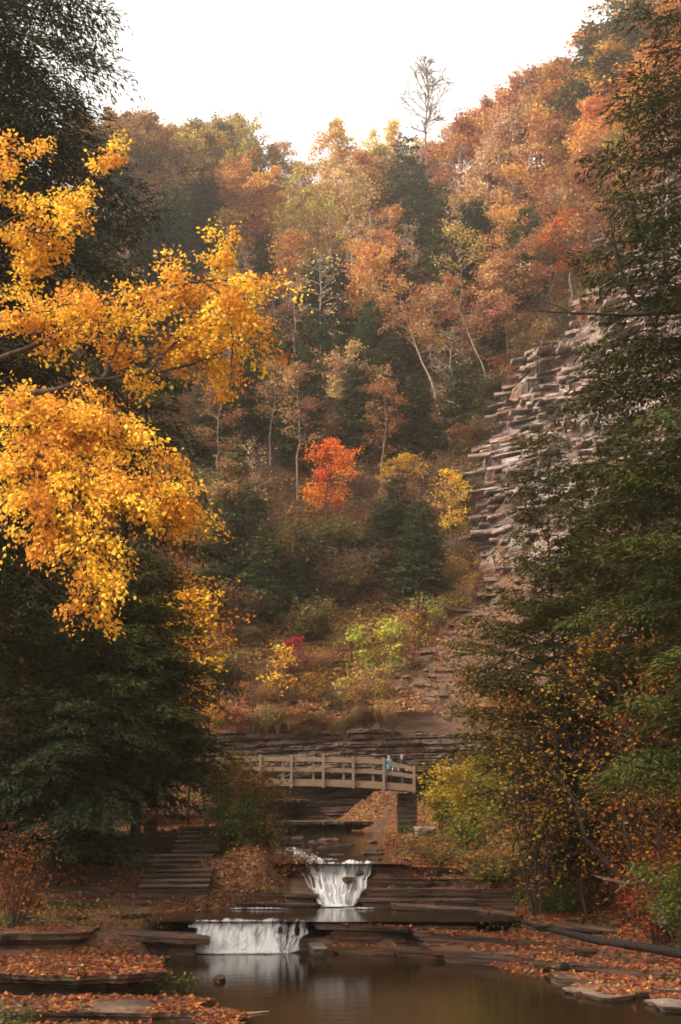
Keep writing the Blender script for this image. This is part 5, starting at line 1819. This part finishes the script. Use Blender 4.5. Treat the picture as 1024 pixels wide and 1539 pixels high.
# ------------------------------------------------------------------ logs and fallen branches
def log_mesh(pts, rad, sides=12):
    P = np.array(pts)
    u = np.linspace(0, len(P) - 1, len(P) * 6)
    Q = np.stack([np.interp(u, np.arange(len(P)), P[:, c]) for c in range(3)], 1)
    for _ in range(2):
        Q[1:-1] = (Q[:-2] + 2 * Q[1:-1] + Q[2:]) / 4
    r = np.interp(u, np.arange(len(P)), rad) * (1 + (fbm(u * 1.3, u * 0, 0, 5, 3) - .5) * .35)
    g = Geo()
    g.tube(Q, r, sides)
    return g


def ground_pts(lst, dz):
    out = []
    for px, py, Y in lst:
        p = at(px, py, Y)
        out.append(p + [0, 0, dz])
    return out


g = log_mesh(ground_pts([(785, 1386, 37.5), (850, 1402, 36.6), (900, 1414, 35.8), (960, 1422, 35.0), (1060, 1440, 34.2)], .0), [.05, .075, .1, .1, .1])
g.tube(ground_pts([(850, 1402, 36.6), (830, 1392, 36.9), (800, 1395, 36.9)], .02), [.06, .045, .02], 7)
tag(obj('fallen_log', g.mesh('fallen_log', [M_BARK], True), None, (.02, .015, .012)), 'long dark fallen log lying across the right bank shelves', 'log')
g = log_mesh(ground_pts([(895, 1320, 39.2), (945, 1332, 38.5), (1000, 1322, 38)], 0.05), [.035, .05, .03], 8)
tag(obj('fallen_branch', g.mesh('fallen_branch', [M_BARK], True), None, (.12, .09, .075)), 'grey fallen branch at the foot of the leaning stem', 'branch')
g = log_mesh(ground_pts([(925, 1345, 38.6), (960, 1318, 38.4), (985, 1302, 38.2)], 0.06), [.03, .025, .012], 7)
tag(obj('fallen_branch', g.mesh('fallen_branch', [M_BARK], True), None, (.15, .11, .09)), 'thin pale stick propped across the grey fallen branch', 'branch')
g = log_mesh([at(330, 1518, 29.4), at(352, 1524, 28.9), at(378, 1523, 28.9), at(404, 1520, 29.1)], [.03, .035, .025, .012], 7)
tag(obj('driftwood', g.mesh('driftwood', [M_BARK], True), None, (.3, .22, .16)), 'pale driftwood stick at the near left pool edge', 'driftwood')

# ------------------------------------------------------------------ stuff: undergrowth on the slope, fallen leaves on the banks
def undergrowth():
    rg = np.random.default_rng(31)
    P, T = [], []
    n = 170000
    x = rg.uniform(-36, 40, n)
    y = rg.uniform(103, 178, n)
    z = ground(x, y)
    den = fbm(x * .22, y * .22, 0, 71, 3)
    z = np.where((y < wall_y(x) + 1.0), 9.9, z)
    keep = (den > .43) & (y > wall_y(x) - 1.9)
    bare = bare_mask(x, y, z)
    keep &= rg.random(n) > bare * np.where(z < 27, .72, .96)
    x, y, z, den = x[keep], y[keep], z[keep], den[keep]
    h = rg.random(len(x)) ** 1.6 * (den - .40) * 7.0 * (1 - bare_mask(x, y, z))
    pos = np.column_stack([x, y - .45 * bare_mask(x, y, z), z + .05 + .45 * bare_mask(x, y, z) + np.clip(h, 0, 1.9)])
    hue = fbm(x * .15, y * .15, 0, 81, 3)
    up = np.clip((z - 10) / 60, 0, 1)
    pal_hi = np.array([(.42, .18, .07), (.3, .13, .065), (.46, .23, .09), (.25, .15, .085)])
    pal_lo = np.array([(.17, .11, .05), (.24, .12, .055), (.15, .13, .045), (.3, .14, .055)])
    k = np.clip((hue * 7 - 1.6 + rg.normal(0, .5, len(x))), 0, 3).astype(int)
    t = pal_hi[k] * up[:, None] + pal_lo[k] * (1 - up[:, None])
    # gold and green shoots beside the bare scree
    e = np.abs(x - np.interp(z, EDGE_Z, EDGE_X) + 3) < 4.5
    gsel = e & (z < 34) & (rg.random(len(x)) < .6)
    t[gsel] = np.array([(.42, .26, .045), (.3, .26, .05), (.42, .17, .04)])[rg.integers(0, 3, gsel.sum())]
    m = len(x)
    D = rg.normal(0, 1, (m, 3)); D[:, 2] = D[:, 2] * .5 + .1
    N = rg.normal(0, .6, (m, 3)); N[:, 2] += 1
    L = rg.uniform(.22, .42, m)
    g = Geo()
    g.leaves(pos, D, N, L, L * .7, 0, rg.random(m), np.clip(hue, 0, 1), t)
    # leaf litter and low plants on the foot of the slope and the scree
    n = 90000
    x, y = rg.uniform(-14, 14, n), rg.uniform(102.6, 126, n)
    z = np.where(y < wall_y(x) + 1.0, 9.55 + (y - 103) * .5 + (fbm(x * .7, y * .7, 0, 74, 3) - .5) * .9, ground(x, y))
    b = bare_mask(x, y, np.maximum(z, 10.1))
    d2 = fbm(x * .5, y * .5, 0, 73, 4)
    kp = (y > wall_y(x) - 1.0 + 1.2 * d2) & (rg.random(n) < np.where(b > .5, .12 + .5 * (d2 > .52), .4 + .6 * (d2 > .48)))
    x, y, z, b, d2 = x[kp], y[kp], z[kp], b[kp], d2[kp]
    m = len(x)
    lift = np.where(b > .4, .45, .05) + np.where((d2 > .56) & (b < .4), rg.random(m) * .7, 0)
    P2 = np.column_stack([x, y - np.where(b > .4, .4, 0), z + lift])
    D = rg.normal(0, 1, (m, 3)); D[:, 2] = D[:, 2] * .3 + D[:, 1] * .6
    N = rg.normal(0, .35, (m, 3)) + np.array([0, -.6, .7])
    pal = np.array([(.3, .11, .05), (.22, .085, .045), (.16, .075, .04), (.33, .19, .06), (.2, .15, .05), (.1, .06, .035)])
    L = rg.uniform(.14, .3, m)
    g.leaves(P2, D, N, L, L * .75, 0, rg.random(m), d2, pal[rg.choice(6, m, p=[.25, .24, .2, .1, .09, .12])])
    n = 16000
    x, y = rg.uniform(-1.5, 7, n), rg.uniform(90, 103, n)
    d2 = fbm(x * .6, y * .6, 0, 75, 3)
    kp = d2 > .4
    x, y, d2 = x[kp], y[kp], d2[kp]
    m = len(x)
    D = rg.normal(0, 1, (m, 3)); D[:, 2] = D[:, 2] * .3 + D[:, 1] * .4
    N = rg.normal(0, .35, (m, 3)) + np.array([0, -.4, .8])
    L = rg.uniform(.1, .22, m)
    g.leaves(np.column_stack([x, y, ground(x, y) + .06]), D, N, L, L * .75, 0, rg.random(m), d2, pal[rg.choice(6, m, p=[.25, .26, .22, .08, .04, .15])])
    tag(obj('undergrowth', g.mesh('undergrowth', [M_CARD])), kind='stuff')
    print('undergrowth', m)


undergrowth()

BV, BF, off_ = [], [], 0
for V, F in RAYMESH:
    if V is TV:
        sel = ((TV[F[:, 0], 1] > 20) & (TV[F[:, 0], 1] < 108) & (np.abs(TV[F[:, 0], 0]) < 26))
        F = F[sel]
    BV.append(V)
    BF += (F + off_).tolist()
    off_ += len(V)
bvh = BVHTree.FromPolygons(np.concatenate(BV).tolist(), BF)


def fallen_leaves():
    rg = np.random.default_rng(41)
    pos, nor = [], []
    n = 300000
    y = 25 + 78 * rg.random(n) ** 1.55
    x = rg.normal(0, 1, n) * 8
    dens = fbm(x * .45, y * .45, 0, 91, 4)
    kp = (np.abs(x) < y * .27 + 1) & (dens > .33 + .16 * rg.random(n))
    kp &= (x < left_edge(y) + .1) | (x > right_edge(y) - .1) | ((y > 40.2) & (y < 42) & (x > -.3))
    for xx, yy in zip(x[kp], y[kp]):
        h = bvh.ray_cast(Vector((xx, yy, 12)), Vector((0, 0, -1)))
        if h[0] is None:
            continue
        if left_edge(yy) - .5 < xx < right_edge(yy) + .5 and h[0].z < float(water_level(yy)) + .04:
            continue
        if abs(h[1].z) < .22:
            continue
        pos.append(h[0]); nor.append(h[1])
    P = np.array([tuple(p) for p in pos]); N = np.array([tuple(q) for q in nor]); N *= np.sign(N[:, 2:3])
    m = len(P)
    D = rg.normal(0, 1, (m, 3)); D[:, 2] *= .25
    P[:, 2] += .012 + rg.random(m) * .02
    N = N + rg.normal(0, .3, (m, 3))
    pal = np.array([(.29, .09, .04), (.37, .115, .045), (.2, .062, .033), (.24, .12, .06), (.11, .05, .03), (.4, .2, .06)])
    pick = rg.choice(6, m, p=[.27, .22, .22, .13, .11, .05])
    t = pal[pick]
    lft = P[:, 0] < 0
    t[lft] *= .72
    L = rg.uniform(.06, .15, m)
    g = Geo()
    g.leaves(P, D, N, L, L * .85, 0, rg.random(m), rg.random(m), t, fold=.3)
    tag(obj('fallen_leaves', g.mesh('fallen_leaves', [M_CARD])), kind='stuff')
    print('fallen leaves', m)


fallen_leaves()


def ground_cover():
    rg = np.random.default_rng(43)
    g = Geo()
    n = 26000
    y = rg.uniform(40, 82, n)
    x = rg.uniform(-9, 14, n)
    d = fbm(x * .5, y * .5, 0, 95, 3)
    kp = (d > .5) & ((x > right_edge(y) + .8) | (x < left_edge(y) - .3)) & (np.abs(x) < y * .26)
    kp &= ~((x > -6.9) & (x < -3.8) & (y > 45) & (y < 52))
    x, y, d = x[kp], y[kp], d[kp]
    z = ground(x, y)
    m = len(x)
    P = np.column_stack([x, y, z + rg.random(m) * (d - .48) * 3.0])
    D = rg.normal(0, 1, (m, 3)); D[:, 2] = D[:, 2] * .4 + .3
    N = rg.normal(0, .6, (m, 3)); N[:, 2] += 1
    pal = np.array([(.1, .1, .025), (.16, .14, .03), (.2, .1, .03), (.13, .07, .03)])
    L = rg.uniform(.08, .18, m)
    g.leaves(P, D, N, L, L * .6, 0, rg.random(m), d, pal[rg.integers(0, 4, m)])
    tag(obj('ground_cover', g.mesh('ground_cover', [M_CARD])), kind='stuff')


ground_cover()

# ------------------------------------------------------------------ air
HAZE = 0.0007
hz = Geo()
hz.box((-760, -300, -4), (760, 950, 175))
m, nt = mat_new('haze')
g = NT(nt)
v = g.n('ShaderNodeVolumePrincipled', ins={'Color': (0.95, 0.93, 0.9, 1), 'Density': HAZE, 'Anisotropy': 0.78})
g.out(None, v.outputs[0])
if HAZE > 0:
    tag(obj('haze', hz.mesh('haze', [m])), kind='stuff')

# ------------------------------------------------------------------ light
SUN_EL, SUN_AZ = math.radians(44), math.radians(-108)     # azimuth from +Y towards +X
world = bpy.data.worlds.new("World")
scene.world = world
world.use_nodes = True
nt = world.node_tree
nt.nodes.clear()
g = NT(nt)
sky = g.n('ShaderNodeTexSky')
sky.sky_type = 'NISHITA'
sky.sun_disc = False
sky.sun_elevation = SUN_EL
sky.sun_rotation = SUN_AZ
sky.air_density = 1.0
sky.dust_density = 4.0
hs = g.n('ShaderNodeHueSaturation', ins={'Saturation': 0.12, 'Value': 1.0, 'Color': sky.outputs[0]})
warm = g.mix(1.0, hs.outputs[0], (1.0, .92, .81), 'MULTIPLY')
bg = g.n('ShaderNodeBackground', ins={'Color': warm, 'Strength': 0.15})
o_ = g.n('ShaderNodeOutputWorld', ins={0: bg.outputs[0]})

sd = bpy.data.lights.new('sun', 'SUN')
sd.energy = 1.0
sd.angle = math.radians(20)
sd.color = (1.0, .9, .76)
so = bpy.data.objects.new('sun', sd)
COL.objects.link(so)
dirv = Vector((math.sin(SUN_AZ) * math.cos(SUN_EL), math.cos(SUN_AZ) * math.cos(SUN_EL), math.sin(SUN_EL)))
so.rotation_euler = (-dirv).to_track_quat('-Z', 'Y').to_euler()
so.location = dirv * 300

# ------------------------------------------------------------------ render settings
vs = scene.view_settings
vs.view_transform = 'Standard'
vs.look = 'None'
vs.exposure = 2.0
vs.gamma = 1.0
cy = scene.cycles
cy.max_bounces = 6
cy.diffuse_bounces = 3
cy.glossy_bounces = 2
cy.transmission_bounces = 3
cy.volume_bounces = 1
cy.transparent_max_bounces = 4
cy.use_denoising = True
cy.filter_width = 1.7
